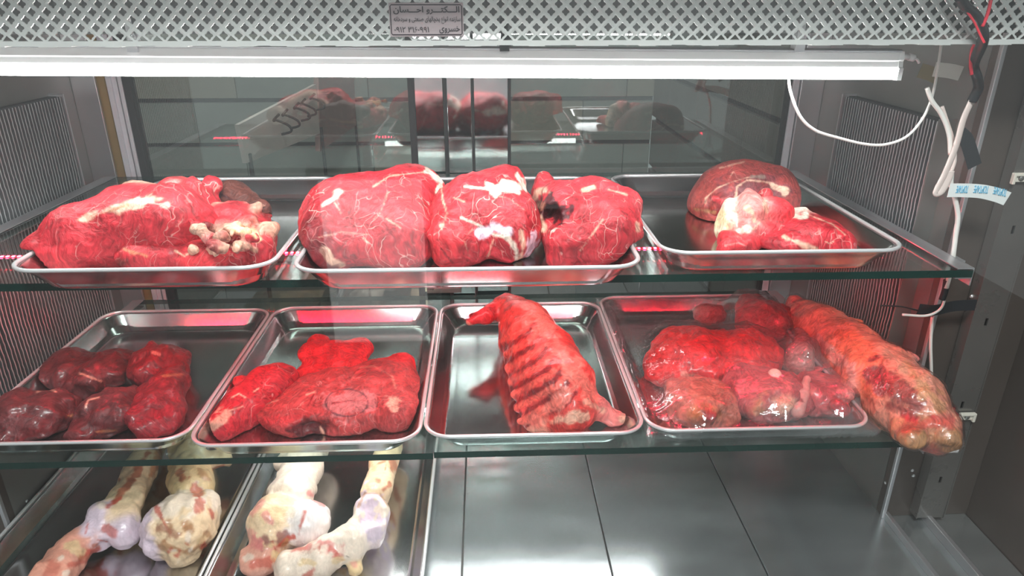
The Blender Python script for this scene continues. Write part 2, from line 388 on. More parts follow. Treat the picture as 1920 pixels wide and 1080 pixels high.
# front glass
fg = box('front_glass', XL - 0.165, XR + 0.165, 0.680, 0.686, ZF - .01, 1.66, front_glass, case)
box('front_sill', XL - 0.165, XR + 0.165, 0.660, 0.700, ZF - 0.03, ZF - 0.008, alu, case, 0.002)
box('header_panel', XL - 0.14, XR + 0.14, 0.885, 0.895, 1.512, 1.62, dark_header, case)

# perforated grille with clover-shaped holes
def grille():
    bm = bmesh.new(); y0 = 0.795
    pitch = 27.1 * mpp(at_y(930, 50, y0)); D = pitch / 2
    zb = at_y(930, 82, y0).z; zt = 1.62
    nseg = 24; r0 = pitch * 0.245
    def hole(k):
        t = 2 * math.pi * k / nseg
        r = r0 * (1 + 0.20 * math.cos(4 * t)); return r * math.cos(t), r * math.sin(t)
    def outer(k):      # point on a diamond of half diagonal D
        t = 2 * math.pi * k / nseg; c, s = math.cos(t), math.sin(t); q = D / (abs(c) + abs(s)); return q * c, q * s
    x = XL - 0.07; j = 0
    while x < XR + 0.07:
        z = zb + D * 1.15 + (D if j % 2 else 0)
        while z < zt - D:
            front, back, hf, hb = [], [], [], []
            for k in range(nseg):
                a, c = outer(k); h0, h1 = hole(k)
                front.append(bm.verts.new((x + a, y0, z + c))); hf.append(bm.verts.new((x + h0, y0 + 0.0003, z + h1)))
                hb.append(bm.verts.new((x + h0 * .93, y0 + 0.0016, z + h1 * .93)))
            for k in range(nseg):
                k2 = (k + 1) % nseg
                bm.faces.new((front[k], hf[k], hf[k2], front[k2]))
                bm.faces.new((hf[k], hb[k], hb[k2], hf[k2]))
            z += 2 * D
        x += D; j += 1
    bmesh.ops.remove_doubles(bm, verts=bm.verts, dist=1e-5)
    bmesh.ops.recalc_face_normals(bm, faces=bm.faces)
    g = thing('vent_grille', 'perforated metal grille with clover-shaped holes above the white tube', 'grille', (-0.05, 0.795, 1.50))
    o = obj('perforated_sheet', bm, grille_mat, g)
    # make sure the sheet faces the shop
    bm = bmesh.new()
    n = 90
    for i in range(n):   # folded, slightly wavy lower lip
        xa = XL - .07 + (XR - XL + .14) * i / n; xb = XL - .07 + (XR - XL + .14) * (i + 1) / n
        add_box(bm, xa, xb, y0 - 0.0012, y0 + 0.012, zb - 0.002 + 0.0006 * math.sin(i * 1.7), zb + 0.0035)
    obj('folded_lip', bm, grille_mat, g)
    return g, y0
grl, GY = grille()

# ------------------------------------------------------------------ Persian lettering (joined letter forms)
FORMS = {'ا': (0xFE8D, 0xFE8E), 'ل': (0xFEDD, 0xFEDE, 0xFEDF, 0xFEE0), 'ک': (0xFB8E, 0xFB8F, 0xFB90, 0xFB91), 'ت': (0xFE95, 0xFE96, 0xFE97, 0xFE98),
         'ر': (0xFEAD, 0xFEAE), 'و': (0xFEED, 0xFEEE), 'ح': (0xFEA1, 0xFEA2, 0xFEA3, 0xFEA4), 'س': (0xFEB1, 0xFEB2, 0xFEB3, 0xFEB4),
         'ن': (0xFEE5, 0xFEE6, 0xFEE7, 0xFEE8), 'ز': (0xFEAF, 0xFEB0), 'د': (0xFEA9, 0xFEAA), 'ه': (0xFEE9, 0xFEEA, 0xFEEB, 0xFEEC),
         'ع': (0xFEC9, 0xFECA, 0xFECB, 0xFECC), 'ی': (0xFBFC, 0xFBFD, 0xFBFE, 0xFBFF), 'خ': (0xFEA5, 0xFEA6, 0xFEA7, 0xFEA8),
         'چ': (0xFB7A, 0xFB7B, 0xFB7C, 0xFB7D), 'ص': (0xFEB9, 0xFEBA, 0xFEBB, 0xFEBC), 'ـ': (0x640,) * 4}
def shape(s):
    out = []
    for i, c in enumerate(s):
        f = FORMS.get(c)
        if not f: out.append(c); continue
        prev = i > 0 and s[i-1] in FORMS and len(FORMS[s[i-1]]) == 4
        nxt = i + 1 < len(s) and s[i+1] in FORMS and len(f) == 4
        out.append(chr(f[(3 if nxt else 1) if prev else (2 if nxt else 0)]))
    return ''.join(reversed(out))
def text_mesh(s, fit=None, bold=0.0):
    cu = bpy.data.curves.new('t', 'FONT'); cu.body = s; cu.size = 1; cu.extrude = 0.02; cu.offset = bold
    o = bpy.data.objects.new('t', cu); COL.objects.link(o)
    dg = bpy.context.evaluated_depsgraph_get()
    me = bpy.data.meshes.new_from_object(o.evaluated_get(dg), depsgraph=dg)
    bpy.data.objects.remove(o); bpy.data.curves.remove(cu)
    return me
def lettering(name, s, mat, O, U, V, x0, x1, y0, y1, parent, bold=0.0, lift=0.0006):
    """fit the text into the rectangle x0..x1, y0..y1 on the plane O + U*x + V*y"""
    me = text_mesh(s, bold=bold); n = len(me.vertices)
    co = np.empty(n * 3, np.float32); me.vertices.foreach_get('co', co); co = co.reshape(-1, 3)
    mn, mx = co.min(0), co.max(0)
    u = x0 + (co[:, 0] - mn[0]) / (mx[0] - mn[0]) * (x1 - x0); v = y0 + (co[:, 1] - mn[1]) / (mx[1] - mn[1]) * (y1 - y0)
    Nn = np.array(U.cross(V).normalized()); w = (co[:, 2] - mn[2]) / (mx[2] - mn[2]) * lift
    P = np.array(O)[None] + u[:, None] * np.array(U) + v[:, None] * np.array(V) + w[:, None] * Nn
    me.vertices.foreach_set('co', P.astype(np.float32).ravel())
    return link_mesh(name, me, mat, parent)
y = GY - 0.003
sg = thing('name_plate', 'small engraved metal plate with Persian lettering fixed on the perforated grille', 'sign', at_y(800, 68, y))
c00, c11 = at_y(732, 69, y), at_y(868, 5, y)
W_, H_ = c11.x - c00.x, c11.z - c00.z
box('plate', c00.x, c11.x, y, y + 0.002, c00.z, c11.z, plate_mat, sg, 0.0006)
O = Vector((c00.x, y - 0.0001, c00.z)); U = Vector((W_, 0, 0)); V = Vector((0, 0, H_))
bm = bmesh.new()
fr = [(0.035, 0.06), (0.965, 0.06), (0.98, 0.1), (0.98, 0.9), (0.965, 0.94), (0.035, 0.94), (0.02, 0.9), (0.02, 0.1), (0.035, 0.06), (0.965, 0.06)]
add_tube(bm, [O + U * a + V * c for a, c in fr[:9]], 0.0006, 6)
obj('border_line', bm, ink, sg)
lettering('lettering', shape('الـــکتـــرو احـــسان'), ink, O, U, V, 0.06, 0.95, 0.66, 0.90, sg, 0.02)
lettering('lettering', shape('سازنده انواع یخچالهای صنعتی و سردخانه'), ink, O, U, V, 0.06, 0.96, 0.39, 0.60, sg, 0.006)
lettering('lettering', shape('خسروی'), ink, O, U, V, 0.67, 0.95, 0.10, 0.31, sg, 0.015)
lettering('lettering', '۰۹۱۲ ۳۱۶۰۹۹۱', ink, O, U, V, 0.06, 0.53, 0.13, 0.30, sg, 0.008)

# ------------------------------------------------------------------ white tube
LY = 0.838
lt = thing('tube_light', 'long white lit tube light under the perforated grille', 'lamp', at_y(850, 145, LY))
A, B = at_y(-260, 140.5, LY), at_y(1680, 149.5, LY)
sA, sB = mpp(A), mpp(B)
def batten(prof, name, mat, bev=0, a=0.0, b_=1.0):
    bm = bmesh.new(); P0, P1 = A.lerp(B, a), A.lerp(B, b_); s0 = s1 = (sA + sB) / 2
    r0 = [bm.verts.new(P0 + Vector((0, dy, dz)) * s0) for dy, dz in prof]
    r1 = [bm.verts.new(P1 + Vector((0, dy, dz)) * s1) for dy, dz in prof]
    n = len(prof)
    for i in range(n): bm.faces.new((r0[i], r0[(i+1) % n], r1[(i+1) % n], r1[i]))
    bm.faces.new(list(reversed(r0))); bm.faces.new(r1)
    bmesh.ops.recalc_face_normals(bm, faces=bm.faces)
    return obj(name, bm, mat, lt)
batten([(0, 20), (-3, 23), (-1.5, 33), (-3, 36), (0, 50), (3, 54), (28, 54), (32, 50), (32, 20)], 'housing', white_plastic)
batten([(1, 20), (-4, 19), (-7, 14), (-7, 8), (-4, 2.5), (2, 0), (26, 0), (32, 5), (32, 20)], 'light_cover', tube_mat)
batten([(-7.8, -0.6), (-8, 21), (-4, 24), (-2.5, 34), (-4, 37), (-1, 52), (33, 55), (33, -0.6)], 'end_cap', white_plastic, a=0.9985, b_=1.003)
batten([(0, 49.5), (-3.5, 50.5), (-3.5, 53), (0, 55), (30, 55), (30, 49.5)], 'top_rail', alu)
p = at_y(1690, 106, LY + .008)
bm = bmesh.new(); add_tube(bm, [p, at_y(1704, 107, LY + .008)], 0.0032, 10); add_tube(bm, [at_y(1704, 107, LY+.008), at_y(1714, 109, LY + .008)], 0.0042, 10)
add_tube(bm, spline([at_y(1714, 109, LY+.008), at_y(1720, 112, LY + .008), at_y(1723, 118, LY + .01)], 4), 0.0016, 8)
obj('plug', bm, white_plastic, lt, True)
for px, py, m in ((247, 88, alu), (946, 86, dark), (1500, 88, alu)):
    p = at_y(px, py, LY - .004); bm = bmesh.new()
    add_box(bm, p.x - .0055, p.x + .0055, LY - .006, LY + .01, p.z - .006, p.z + .006, 0.0006)
    add_box(bm, p.x - .004, p.x + .004, LY - .002, LY + .012, p.z + .005, p.z + .03)
    obj('clip', bm, m, lt)

# ------------------------------------------------------------------ finned cooling coils
def coil(x, s, label, y0=0.955, y1=1.235, z0=0.985, z1=1.393, pitch=0.0082):
    t = thing('cooling_coil', label, 'cooling coil', (x, (y0+y1)/2, z0), 'finned cooling coils on the side panels')
    xa = x; xb = x - s * 0.014; xc = x - s * 0.024
    box('core', min(xa, xb), max(xa, xb), y0, y1, z0, z1, coil_core_shade, t)
    bm = bmesh.new(); rnd = random.Random(7); y = y0 + 0.004
    nz = 60; idx = 0
    while y < y1 - 0.01:
        ph = rnd.uniform(0, 6); amp0 = rnd.uniform(0.0001, 0.0005)
        prev = None
        for k in range(nz + 1):
            u = k / nz; z = z0 + (z1 - z0) * u
            bend = amp0 * math.sin(u * 90 + ph) * (0.6 if u > .75 else 1.4) + 0.003 * math.sin(u * 17 + y * 26) * math.exp(-((u - .45) / .22) ** 2) + 0.0003 * math.sin(u * 210 + ph * 2)
            q = [bm.verts.new((xb, y - .0005, z)), bm.verts.new((xc, y + bend - .0012, z)), bm.verts.new((xc, y + bend + .0012, z)), bm.verts.new((xb, y + .0005, z))]
            if prev:
                for a in range(3): bm.faces.new((prev[a], prev[a+1], q[a+1], q[a])).material_index = 0 if a == 1 else 1
            prev = q
        y += pitch * rnd.uniform(0.9, 1.1)
    bmesh.ops.recalc_face_normals(bm, faces=bm.faces)
    tag(obj('cooling_fins', bm, None, t, mats=[fin_mat, coil_core_shade]), kind='stuff')
    box('end_plate', min(xa, xc - s * .002), max(xa, xc - s * .002), y1 - .003, y1, z0 - .004, z1 + .004, alu, t, 0.0005)
    box('end_plate', min(xa, xc - s * .002), max(xa, xc - s * .002), y0 - .002, y0, z0 - .004, z1 + .004, steel_dark, t, 0.0005)
coil(XL, -1, 'finned cooling coil on the left side panel', 0.925, 1.285)
coil(XR, 1, 'finned cooling coil on the right side panel behind the hanging cables')

# ------------------------------------------------------------------ glass shelves
def shelf(name, label, x0, x1, y0, y1, zt, th, pieces):
    t = thing(name, label, 'shelf', ((x0+x1)/2, (y0+y1)/2, zt - th), 'glass shelves')
    for a, b_, off in pieces:
        bm = bmesh.new(); fs = add_box(bm, a, b_, y0 + off, y1, zt - th, zt)
        for i, f in enumerate(fs): f.material_index = 0 if i < 2 else 1
        obj('glass_plate', bm, None, t, mats=[shelf_glass, edge_mat])
    return t
XS0, XS1 = XL + 0.035, 0.615
sh = shelf('glass_shelf', 'upper glass shelf with green edge under three meat trays', XS0, XS1, 0.795, 1.345, ZU, 0.010, [(XS0, XS1, 0)])
sl = shelf('glass_shelf', 'lower glass shelf with green edge under four meat trays', XS0, XS1, 0.795, 1.345, ZL, 0.010, [(XS0, at_y(812, 850, .795).x, 0), (at_y(813, 850, .795).x, XS1, 0.002)])
for z, nm in ((ZU, 'upper'), (ZL, 'lower')):
    for s, x in ((-1, XS0), (1, XS1)):
        bm = bmesh.new(); lo, hi = min(x, x - s * 0.020), max(x, x - s * 0.020)
        add_box(bm, lo, hi, 0.797, 1.34, z + 0.0005, z + 0.002); 
        w0, w1 = min(x + s * .0006, x + s * 0.002), max(x + s * .0006, x + s * 0.002)
        add_box(bm, w0, w1, 0.797, 1.34, z - 0.022, z + 0.002)
        add_box(bm, min(x, x + s * .035), max(x, x + s * .035), 0.86, 0.885, z - 0.020, z - 0.012)
        add_box(bm, lo, hi, 0.797, 1.34, z - 0.0125, z - 0.0105)
        o = obj('shelf_bracket', bm, alu); tag(o, f'steel angle rail holding the {"left" if s < 0 else "right"} end of the {nm} glass shelf', 'bracket', 'shelf end rails')

# red diode strip under the upper shelf
st = thing('led_strip', 'strip of red diodes running under the upper glass shelf', 'light strip', (-0.05, 0.93, ZU - .016))
LZ = ZU - 0.0135
box('strip_tape', XS0 + .03, XS1 - .03, 0.925, 0.935, LZ - .0004, LZ + .0004, simple('red_tape_base', (0.5, .05, .05), .4), st)
bm = bmesh.new(); x = XS0 + 0.035; nled = 0
while x < XS1 - 0.035:
    add_box(bm, x - .0016, x + .0016, 0.9280, 0.9320, LZ - .0018, LZ + .0012); x += 0.0078; nled += 1
tag(obj('diodes', bm, led_mat, st), 'glowing red diodes', kind='stuff')

box('added_white_lamp', -0.25, 0.23, 0.998, 1.010, ZU - .022, ZU - .0115, emis('added_white_glow', (1.0, .93, .95), 16), st, .001)  # unseen lamp, added for white reflections in the lower tray walls
lt2 = thing('tube_light', 'white lamp under the lower glass shelf, mirrored in the bright steel floor', 'lamp', (-0.02, 0.955, ZL - .03))
box('housing', -0.40, 0.30, 0.942, 0.970, ZL - .022, ZL - .011, white_plastic, lt2, .002)
box('light_cover', -0.395, 0.295, 0.946, 0.966, ZL - .031, ZL - .0222, emis('lit_lower_cover', (1.0, .99, .98), 20), lt2, .003)

# ------------------------------------------------------------------ steel trays
def tray(label, x0, x1, y0, y1, z, group, h=0.034, inset=0.0245, cr=0.034):
    t = thing('steel_tray', label, 'tray', ((x0+x1)/2, (y0+y1)/2, z), group)
    def ring(ins, zz, r):
        pts = []
        a0, a1, b0, b1 = x0 + ins, x1 - ins, y0 + ins, y1 - ins
        for cx, cy, s in ((a1 - r, b1 - r, 0), (a0 + r, b1 - r, 90), (a0 + r, b0 + r, 180), (a1 - r, b0 + r, 270)):
            for k in range(9):
                an = R(s + 90 * k / 8); pts.append((cx + r * math.cos(an), cy + r * math.sin(an), zz))
        return pts
    bm = bmesh.new()
    sl = (inset - .002 - .006) / (h - .008); wl = lambda zz: 0.006 + (h - .003 - zz) * sl
    prof = [(inset + .012, z + .0018, cr - .006), (inset + .0045, z + .0018, cr - .004), (inset + .001, z + .0026, cr - .003), (wl(.005), z + .005, cr - .002), (wl(.0062), z + .0062, cr - .002), (wl(h - .0045), z + h - .0045, cr), (0.006, z + h - .003, cr), (0.003, z + h - .0008, cr)]
    outer = [(0.0035, z + h - .0016, cr), (0.0068, z + h - .0045, cr), (inset - .001, z + .0035, cr - .002), (inset + .004, z + .0006, cr - .004), (inset + .012, z + .0004, cr - .006)]
    rings = [[bm.verts.new(p) for p in ring(*q)] for q in prof + outer]; n = len(rings[0])
    for a, b_ in zip(rings, rings[1:]):
        for k in range(n): bm.faces.new((a[k], b_[k], b_[(k+1) % n], a[(k+1) % n]))
    a0, a1 = (inset + .03, z + .0018, cr - .012), (inset + .03, z + .0004, cr - .012)
    ia, ib = [bm.verts.new(p) for p in ring(*a0)], [bm.verts.new(p) for p in ring(*a1)]
    for k in range(n): bm.faces.new((ia[k], rings[0][k], rings[0][(k+1) % n], ia[(k+1) % n])); bm.faces.new((rings[-1][k], ib[k], ib[(k+1) % n], rings[-1][(k+1) % n]))
    bm.faces.new(ia); bm.faces.new(list(reversed(ib)))
    bmesh.ops.recalc_face_normals(bm, faces=bm.faces)
    obj('pan', bm, tray_mat, t, True)
    bm = bmesh.new(); c = ring(0.0016, z + h - .0002, cr + .001); c = c + c[:1]
    # rolled rim as a closed round bead
    m = len(c) - 1; rr = 0.0026; seg = 8; vs = []
    cen = [Vector(p) for p in c[:-1]]
    for i in range(m):
        tdir = (cen[(i+1) % m] - cen[i-1]).normalized(); side = tdir.cross(Vector((0, 0, 1)))
        vs.append([bm.verts.new(cen[i] + side * (rr * 1.1) * math.cos(2*math.pi*k/seg) + Vector((0, 0, rr * math.sin(2*math.pi*k/seg)))) for k in range(seg)])
    for i in range(m):
        a, b_ = vs[i], vs[(i+1) % m]
        for k in range(seg): bm.faces.new((a[k], a[(k+1) % seg], b_[(k+1) % seg], b_[k]))
    bmesh.ops.recalc_face_normals(bm, faces=bm.faces)
    obj('rolled_rim', bm, rim_mat, t, True)
    return t
def fit(label, pl, pr, pf, pb, z, group, h=0.034):
    zr = z + h
    f0, f1 = at_z(pl, pf, zr), at_z(pr, pf, zr); bk = at_z((pl+pr)/2, pb, zr)
    return label, f0.x, f1.x, min(f0.y, f1.y), bk.y, z + 0.0003, group
GU, GL, GF = 'steel trays on the upper glass shelf', 'steel trays on the lower glass shelf', 'steel trays on the case floor'
TR = {}
def mk(k, *a):
    q = fit(*a); TR[k] = q[1:6]; tray(*q)
    print('TRAY', k, [round(v, 3) for v in q[1:6]])
mk('A', 'steel tray with beef and fatty trimmings at the left of the upper shelf', 8, 506, 503, 336, ZU, GU)
mk('B', 'wide steel tray under three large beef pieces in the middle of the upper shelf', 546, 1210, 501, 334, ZU, GU)
mk('C', 'steel tray with small beef cuts at the right of the upper shelf', 1240, 1712, 470, 326, ZU, GU)
mk('D', 'steel tray of dark meat at the left end of the lower shelf', -90, 345, 826, 585, ZL, GL)
mk('E', 'steel tray holding beef slices with a round bone, left of the rib tray', 350, 786, 828, 576, ZL, GL)
mk('F', 'steel tray holding the rack of ribs on the lower shelf', 794, 1214, 812, 568, ZL, GL)
mk('G', 'steel tray covered in cling film with meat scraps on the lower shelf', 1214, 1645, 800, 552, ZL, GL)
zt = ZF + 0.0006
for k, xa, xb, lab in (('U', at_z(385, 1080, ZF + .03).x - 0.345, at_z(385, 1080, ZF + .03).x - .004, 'steel tray with two bones at the left of the case floor'),
                       ('V', at_z(385, 1080, ZF + .03).x + .001, at_z(795, 1080, ZF + .03).x, 'steel tray with two large bones beside the bare floor plates')):
    TR[k] = (xa, xb, 0.735, 1.20, zt); tray(lab, xa, xb, 0.735, 1.20, zt, GF)

# ------------------------------------------------------------------ soft shapes: signed distance blobs turned into one mesh
LEAN, DEEP, BRIGHT = (0.48, 0.024, 0.036), (0.19, 0.008, 0.014), (0.62, 0.035, 0.046)
FAT, WHITE, CREAM, TAN = (0.74, 0.43, 0.31), (0.84, 0.70, 0.58), (0.80, 0.58, 0.32), (0.45, 0.22, 0.10)
BROWN, PINK, LILAC, BLACKR = (0.11, 0.030, 0.022), (0.74, 0.24, 0.22), (0.74, 0.60, 0.70), (0.05, 0.008, 0.012)
ALPHA = {LEAN: 1, DEEP: 0.6, BRIGHT: 0.8, PINK: 0.4, BROWN: 0.5}
def hashf(ix, iy, iz, seed):
    h = (ix.astype(np.int64) * 374761393 + iy.astype(np.int64) * 668265263 + iz.astype(np.int64) * 1274126177 + seed * 974634777) & 0xFFFFFFFF
    h = ((h ^ (h >> 13)) * 1103515245) & 0xFFFFFFFF
    h = ((h ^ (h >> 16)) * 2246822519) & 0xFFFFFFFF
    return ((h ^ (h >> 15)) & 0xFFFF).astype(np.float32) / 65535.0
def vnoise(P, seed):
    i = np.floor(P).astype(np.int64); f = (P - i).astype(np.float32); f = f * f * (3 - 2 * f); r = 0
    for dx in (0, 1):
        wx = f[:, 0] if dx else 1 - f[:, 0]
        for dy in (0, 1):
            wy = f[:, 1] if dy else 1 - f[:, 1]
            for dz in (0, 1):
                wz = f[:, 2] if dz else 1 - f[:, 2]
                r = r + wx * wy * wz * hashf(i[:, 0] + dx, i[:, 1] + dy, i[:, 2] + dz, seed)
    return r * 2 - 1
def fbm(P, s, seed, o=3):
    r = 0; a = 1.0
    for k in range(o): r = r + a * vnoise(P * (2 ** k / s), seed + k); a *= 0.5
    return r
def surfnet(V, org, h):
    S = V < 0
    nx, ny, nz = V.shape
    cnt = np.zeros((nx-1, ny-1, nz-1), np.int16); acc = np.zeros((nx-1, ny-1, nz-1, 3), np.float32)
    C = [(0,0,0),(1,0,0),(0,1,0),(1,1,0),(0,0,1),(1,0,1),(0,1,1),(1,1,1)]
    def sub(A_, c): return A_[c[0]:nx-1+c[0], c[1]:ny-1+c[1], c[2]:nz-1+c[2]]
    for a in range(8):
        for d in range(3):
            if C[a][d] == 0:
                c2 = list(C[a]); c2[d] = 1
                va, vb = sub(V, C[a]), sub(V, c2); m = (va < 0) != (vb < 0)
                t = np.where(m, va / np.where(m, va - vb, 1), 0)
                cnt += m
                for e in range(3):
                    acc[..., e] += m * (C[a][e] + (t if e == d else 0))
    mask = cnt > 0
    idx = -np.ones(mask.shape, np.int64); idx[mask] = np.arange(mask.sum())
    I = np.argwhere(mask); pos = (I + acc[mask] / cnt[mask][:, None]) * h + np.array(org)
    quads = []
    for d in range(3):
        e, f_ = [(1, 2), (2, 0), (0, 1)][d]
        A0 = [slice(None)] * 3; A1 = [slice(None)] * 3
        A0[d] = slice(0, -1); A1[d] = slice(1, None)
        ch = S[tuple(A0)] != S[tuple(A1)]
        K = np.argwhere(ch)
        ok = (K[:, e] > 0) & (K[:, f_] > 0) & (K[:, e] < V.shape[e] - 1) & (K[:, f_] < V.shape[f_] - 1)
        K = K[ok]; ins = S[K[:, 0], K[:, 1], K[:, 2]]
        def cell(de, df):
            Q = K.copy(); Q[:, e] += de; Q[:, f_] += df; return idx[Q[:, 0], Q[:, 1], Q[:, 2]]
        q = np.stack([cell(-1, -1), cell(0, -1), cell(0, 0), cell(-1, 0)], 1)
        q[~ins] = q[~ins][:, ::-1]
        quads.append(q)
    return pos, np.concatenate(quads)

class Blob:
    def __init__(s, zbase, k=0.012, res=0.0028, amp=0.004, scale=0.04, fine=0.0012, seed=1):
        s.z, s.k, s.h, s.amp, s.scale, s.fine, s.seed = zbase, k, res * 0.74, amp, scale, fine, seed
        s.pr = []; s.cut = []; s.paint = []; s.planes = []
    def E(s, px, py, z, rx, ry, rz, col=LEAN, rot=0, yaw=0):
        """ellipsoid; rx in photo pixels, ry/rz in metres"""
        c = at_z(px, py, s.z + z); M = Euler((0, R(rot), R(yaw))).to_matrix()
        s.pr.append(('e', np.array(c), np.array([rx * mpp(c), ry, rz]), np.array(M), col)); return s
    def K(s, pts, col=LEAN):
        """tapering chain of (px, py, z, radius)"""
        P = [(np.array(at_z(a, b_, s.z + z)), r) for a, b_, z, r in pts]
        for (a, ra), (b_, rb) in zip(P, P[1:]): s.pr.append(('c', a, b_, ra, rb, col))
        return s
    def CUT(s, px, py, z, rx, ry, rz, rot=0):
        c = at_z(px, py, s.z + z); M = Euler((0, R(rot), 0)).to_matrix()
        s.cut.append(('e', np.array(c), np.array([rx * mpp(c), ry, rz]), np.array(M), None)); return s
    def lumps(s, n, x0, x1, y0, y1, z0, z1, r0, r1, cols, seed=0):
        rnd = random.Random(seed)
        for _ in range(n):
            r = rnd.uniform(r0, r1)
            s.E(rnd.uniform(x0, x1), rnd.uniform(y0, y1), rnd.uniform(z0, z1), r / 0.00078 * rnd.uniform(.8, 1.5), r * rnd.uniform(.8, 1.2), r * rnd.uniform(.6, 1.1), rnd.choice(cols), rnd.uniform(-50, 50), rnd.uniform(-40, 40))
        return s
    def strands(s, n, x0, x1, y0, y1, z0, z1, r0, r1, ln, cols, seed=0):
        rnd = random.Random(seed)
        for _ in range(n):
            x, y, z, a, r = rnd.uniform(x0, x1), rnd.uniform(y0, y1), rnd.uniform(z0, z1), rnd.uniform(-1.2, 1.2), rnd.uniform(r0, r1)
            L = ln * rnd.uniform(.5, 1.2); s.K([(x, y, z, r), (x + L * math.cos(a), y + L * math.sin(a) * .7, z, r * .8), (x + L * 1.7 * math.cos(a + .5), y + L * 1.5 * math.sin(a + .5) * .7, z - .004, r * .6)], rnd.choice(cols))
        return s
    def blots(s, n, x0, x1, y0, y1, w0, w1, cols, seed=0, a=.75):
        rnd = random.Random(seed)
        for _ in range(n):
            x, y, t, L = rnd.uniform(x0, x1), rnd.uniform(y0, y1), rnd.uniform(0, 3.1), rnd.uniform(4, 16)
            s.P([(x, y), (x + L * math.cos(t), y + L * math.sin(t))], rnd.uniform(w0, w1), rnd.choice(cols), a, .4)
        return s
    def P(s, poly, w, col, a=1.0, soft=0.5):
        """streak of another tissue along a line, w = width in photo pixels at its place"""
        if w <= 6: w = w * 0.65
        s.paint.append((np.array(poly, float), w, col, a, soft)); return s
    @staticmethod
    def dist(p, X):
        if p[0] == 'e':
            q = (X - p[1]) @ p[3]; k0 = np.linalg.norm(q / p[2], axis=1); k1 = np.linalg.norm(q / p[2] ** 2, axis=1) + 1e-9
            return k0 * (k0 - 1) / k1
        a, b_, ra, rb = p[1:5]; ba = b_ - a; t = np.clip(((X - a) @ ba) / (ba @ ba), 0, 1)
        return np.linalg.norm(X - a - t[:, None] * ba, axis=1) - (ra + (rb - ra) * t)
    def field(s, X):
        D = None
        for p in s.pr:
            d = s.dist(p, X)
            if D is None: D = d
            else:
                h = np.clip(0.5 + 0.5 * (D - d) / s.k, 0, 1); D = D * (1 - h) + d * h - s.k * h * (1 - h)
        for p in s.cut:
            d = -s.dist(p, X); k = 0.006; h = np.clip(0.5 - 0.5 * (D - d) / k, 0, 1); D = D * (1 - h) + d * h + k * h * (1 - h)
        return D
    def build(s, name, mat, parent=None, off=0.0, zb=None, extra=None):
        lo = np.full(3, 9.0); hi = np.full(3, -9.0)
        for p in s.pr:
            if p[0] == 'e': r = p[2].max(); c = [p[1] - r, p[1] + r]
            else: c = [np.minimum(p[1] - p[3], p[2] - p[4]), np.maximum(p[1] + p[3], p[2] + p[4])]
            lo = np.minimum(lo, c[0]); hi = np.maximum(hi, c[1])
        zb = s.z if zb is None else zb
        lo -= 0.012 + off; hi += 0.012 + off; lo[2] = max(lo[2], zb - 0.008)
        n = np.ceil((hi - lo) / s.h).astype(int) + 1
        g = np.stack(np.meshgrid(*[lo[i] + s.h * np.arange(n[i]) for i in range(3)], indexing='ij'), -1).reshape(-1, 3)
        D = s.field(g) - off
        near = np.abs(D) < s.amp * 2.5 + s.fine * 3 + s.h * 2
        G = g[near]; D[near] += s.amp * fbm(G, s.scale, s.seed, 2) + s.fine * fbm(G, 0.009, s.seed + 9, 2)
        if extra: D[near] += extra(G)
        D = np.maximum(D, (zb - g[:, 2]))
        cc = np.mean([p[1] for p in s.pr], axis=0)
        for x0_, x1_, y0_, y1_, zt_ in TR.values():
            if x0_ < cc[0] < x1_ and y0_ < cc[1] < y1_ and zt_ - .01 < s.z < zt_ + .02 and name not in ('wrapped_neck_joint', 'film_wrap'):
                nn = np.array([0.030, 0.0185]); nn /= np.linalg.norm(nn)
                for ax, sg_, e in ((0, -1, x0_), (0, 1, x1_), (1, -1, y0_), (1, 1, y1_)):
                    pn = np.zeros(3); pn[ax] = sg_ * nn[0]; pn[2] = -nn[1]
                    p0_ = np.zeros(3); p0_[ax] = e - sg_ * 0.0245; p0_[2] = zt_ + .004
                    s.planes.append((pn, pn @ p0_ - .0012, zt_ + .0375))
        for (pn, pd, zr_) in s.planes: D = np.maximum(D, np.minimum(g @ pn - pd, zr_ - g[:, 2]))
        pos, quads = surfnet(D.reshape(n), lo, s.h)
        me = bpy.data.meshes.new(name)
        me.vertices.add(len(pos)); me.vertices.foreach_set('co', pos.astype(np.float32).ravel())
        me.loops.add(len(quads) * 4); me.loops.foreach_set('vertex_index', quads.ravel().astype(np.int32))
        me.polygons.add(len(quads)); me.polygons.foreach_set('loop_start', np.arange(len(quads), dtype=np.int32) * 4)
        me.polygons.foreach_set('loop_total', np.full(len(quads), 4, np.int32))
        me.update(); me.validate()
        # tissue colour per vertex
        W = 0; Cc = 0
        jit = fbm(pos, 0.018, s.seed + 31, 3) * 0.006
        for j, p in enumerate(s.pr):
            d = s.dist(p, pos); w = np.exp(-(d + jit * (1 if j % 2 else -1)) / 0.0028 .__float__())
            w = np.minimum(w, 1e12); c = p[-1]; W = W + w; Cc = Cc + w[:, None] * np.array([*c, ALPHA.get(c, 0.0)])
        Cc = Cc / W[:, None]
        if s.paint:
            uv = project(pos); nz_ = fbm(pos, 0.012, s.seed + 57, 3)
            for poly, w, col, a, soft in s.paint:
                d = np.full(len(pos), 1e9)
                if len(poly) == 1: d = np.linalg.norm(uv - poly[0], axis=1)
                for p0_, p1_ in zip(poly, poly[1:]):
                    ba = p1_ - p0_; t = np.clip(((uv - p0_) @ ba) / (ba @ ba + 1e-9), 0, 1); d = np.minimum(d, np.linalg.norm(uv - p0_ - t[:, None] * ba, axis=1))
                e = (w * (0.5 + 0.45 * nz_) - d) / (w * soft * 0.5 + 1.0)
                m = np.clip(e + 0.5, 0, 1)[:, None] * a
                Cc = Cc * (1 - m) + m * np.array([*col, ALPHA.get(col, 0.0)])
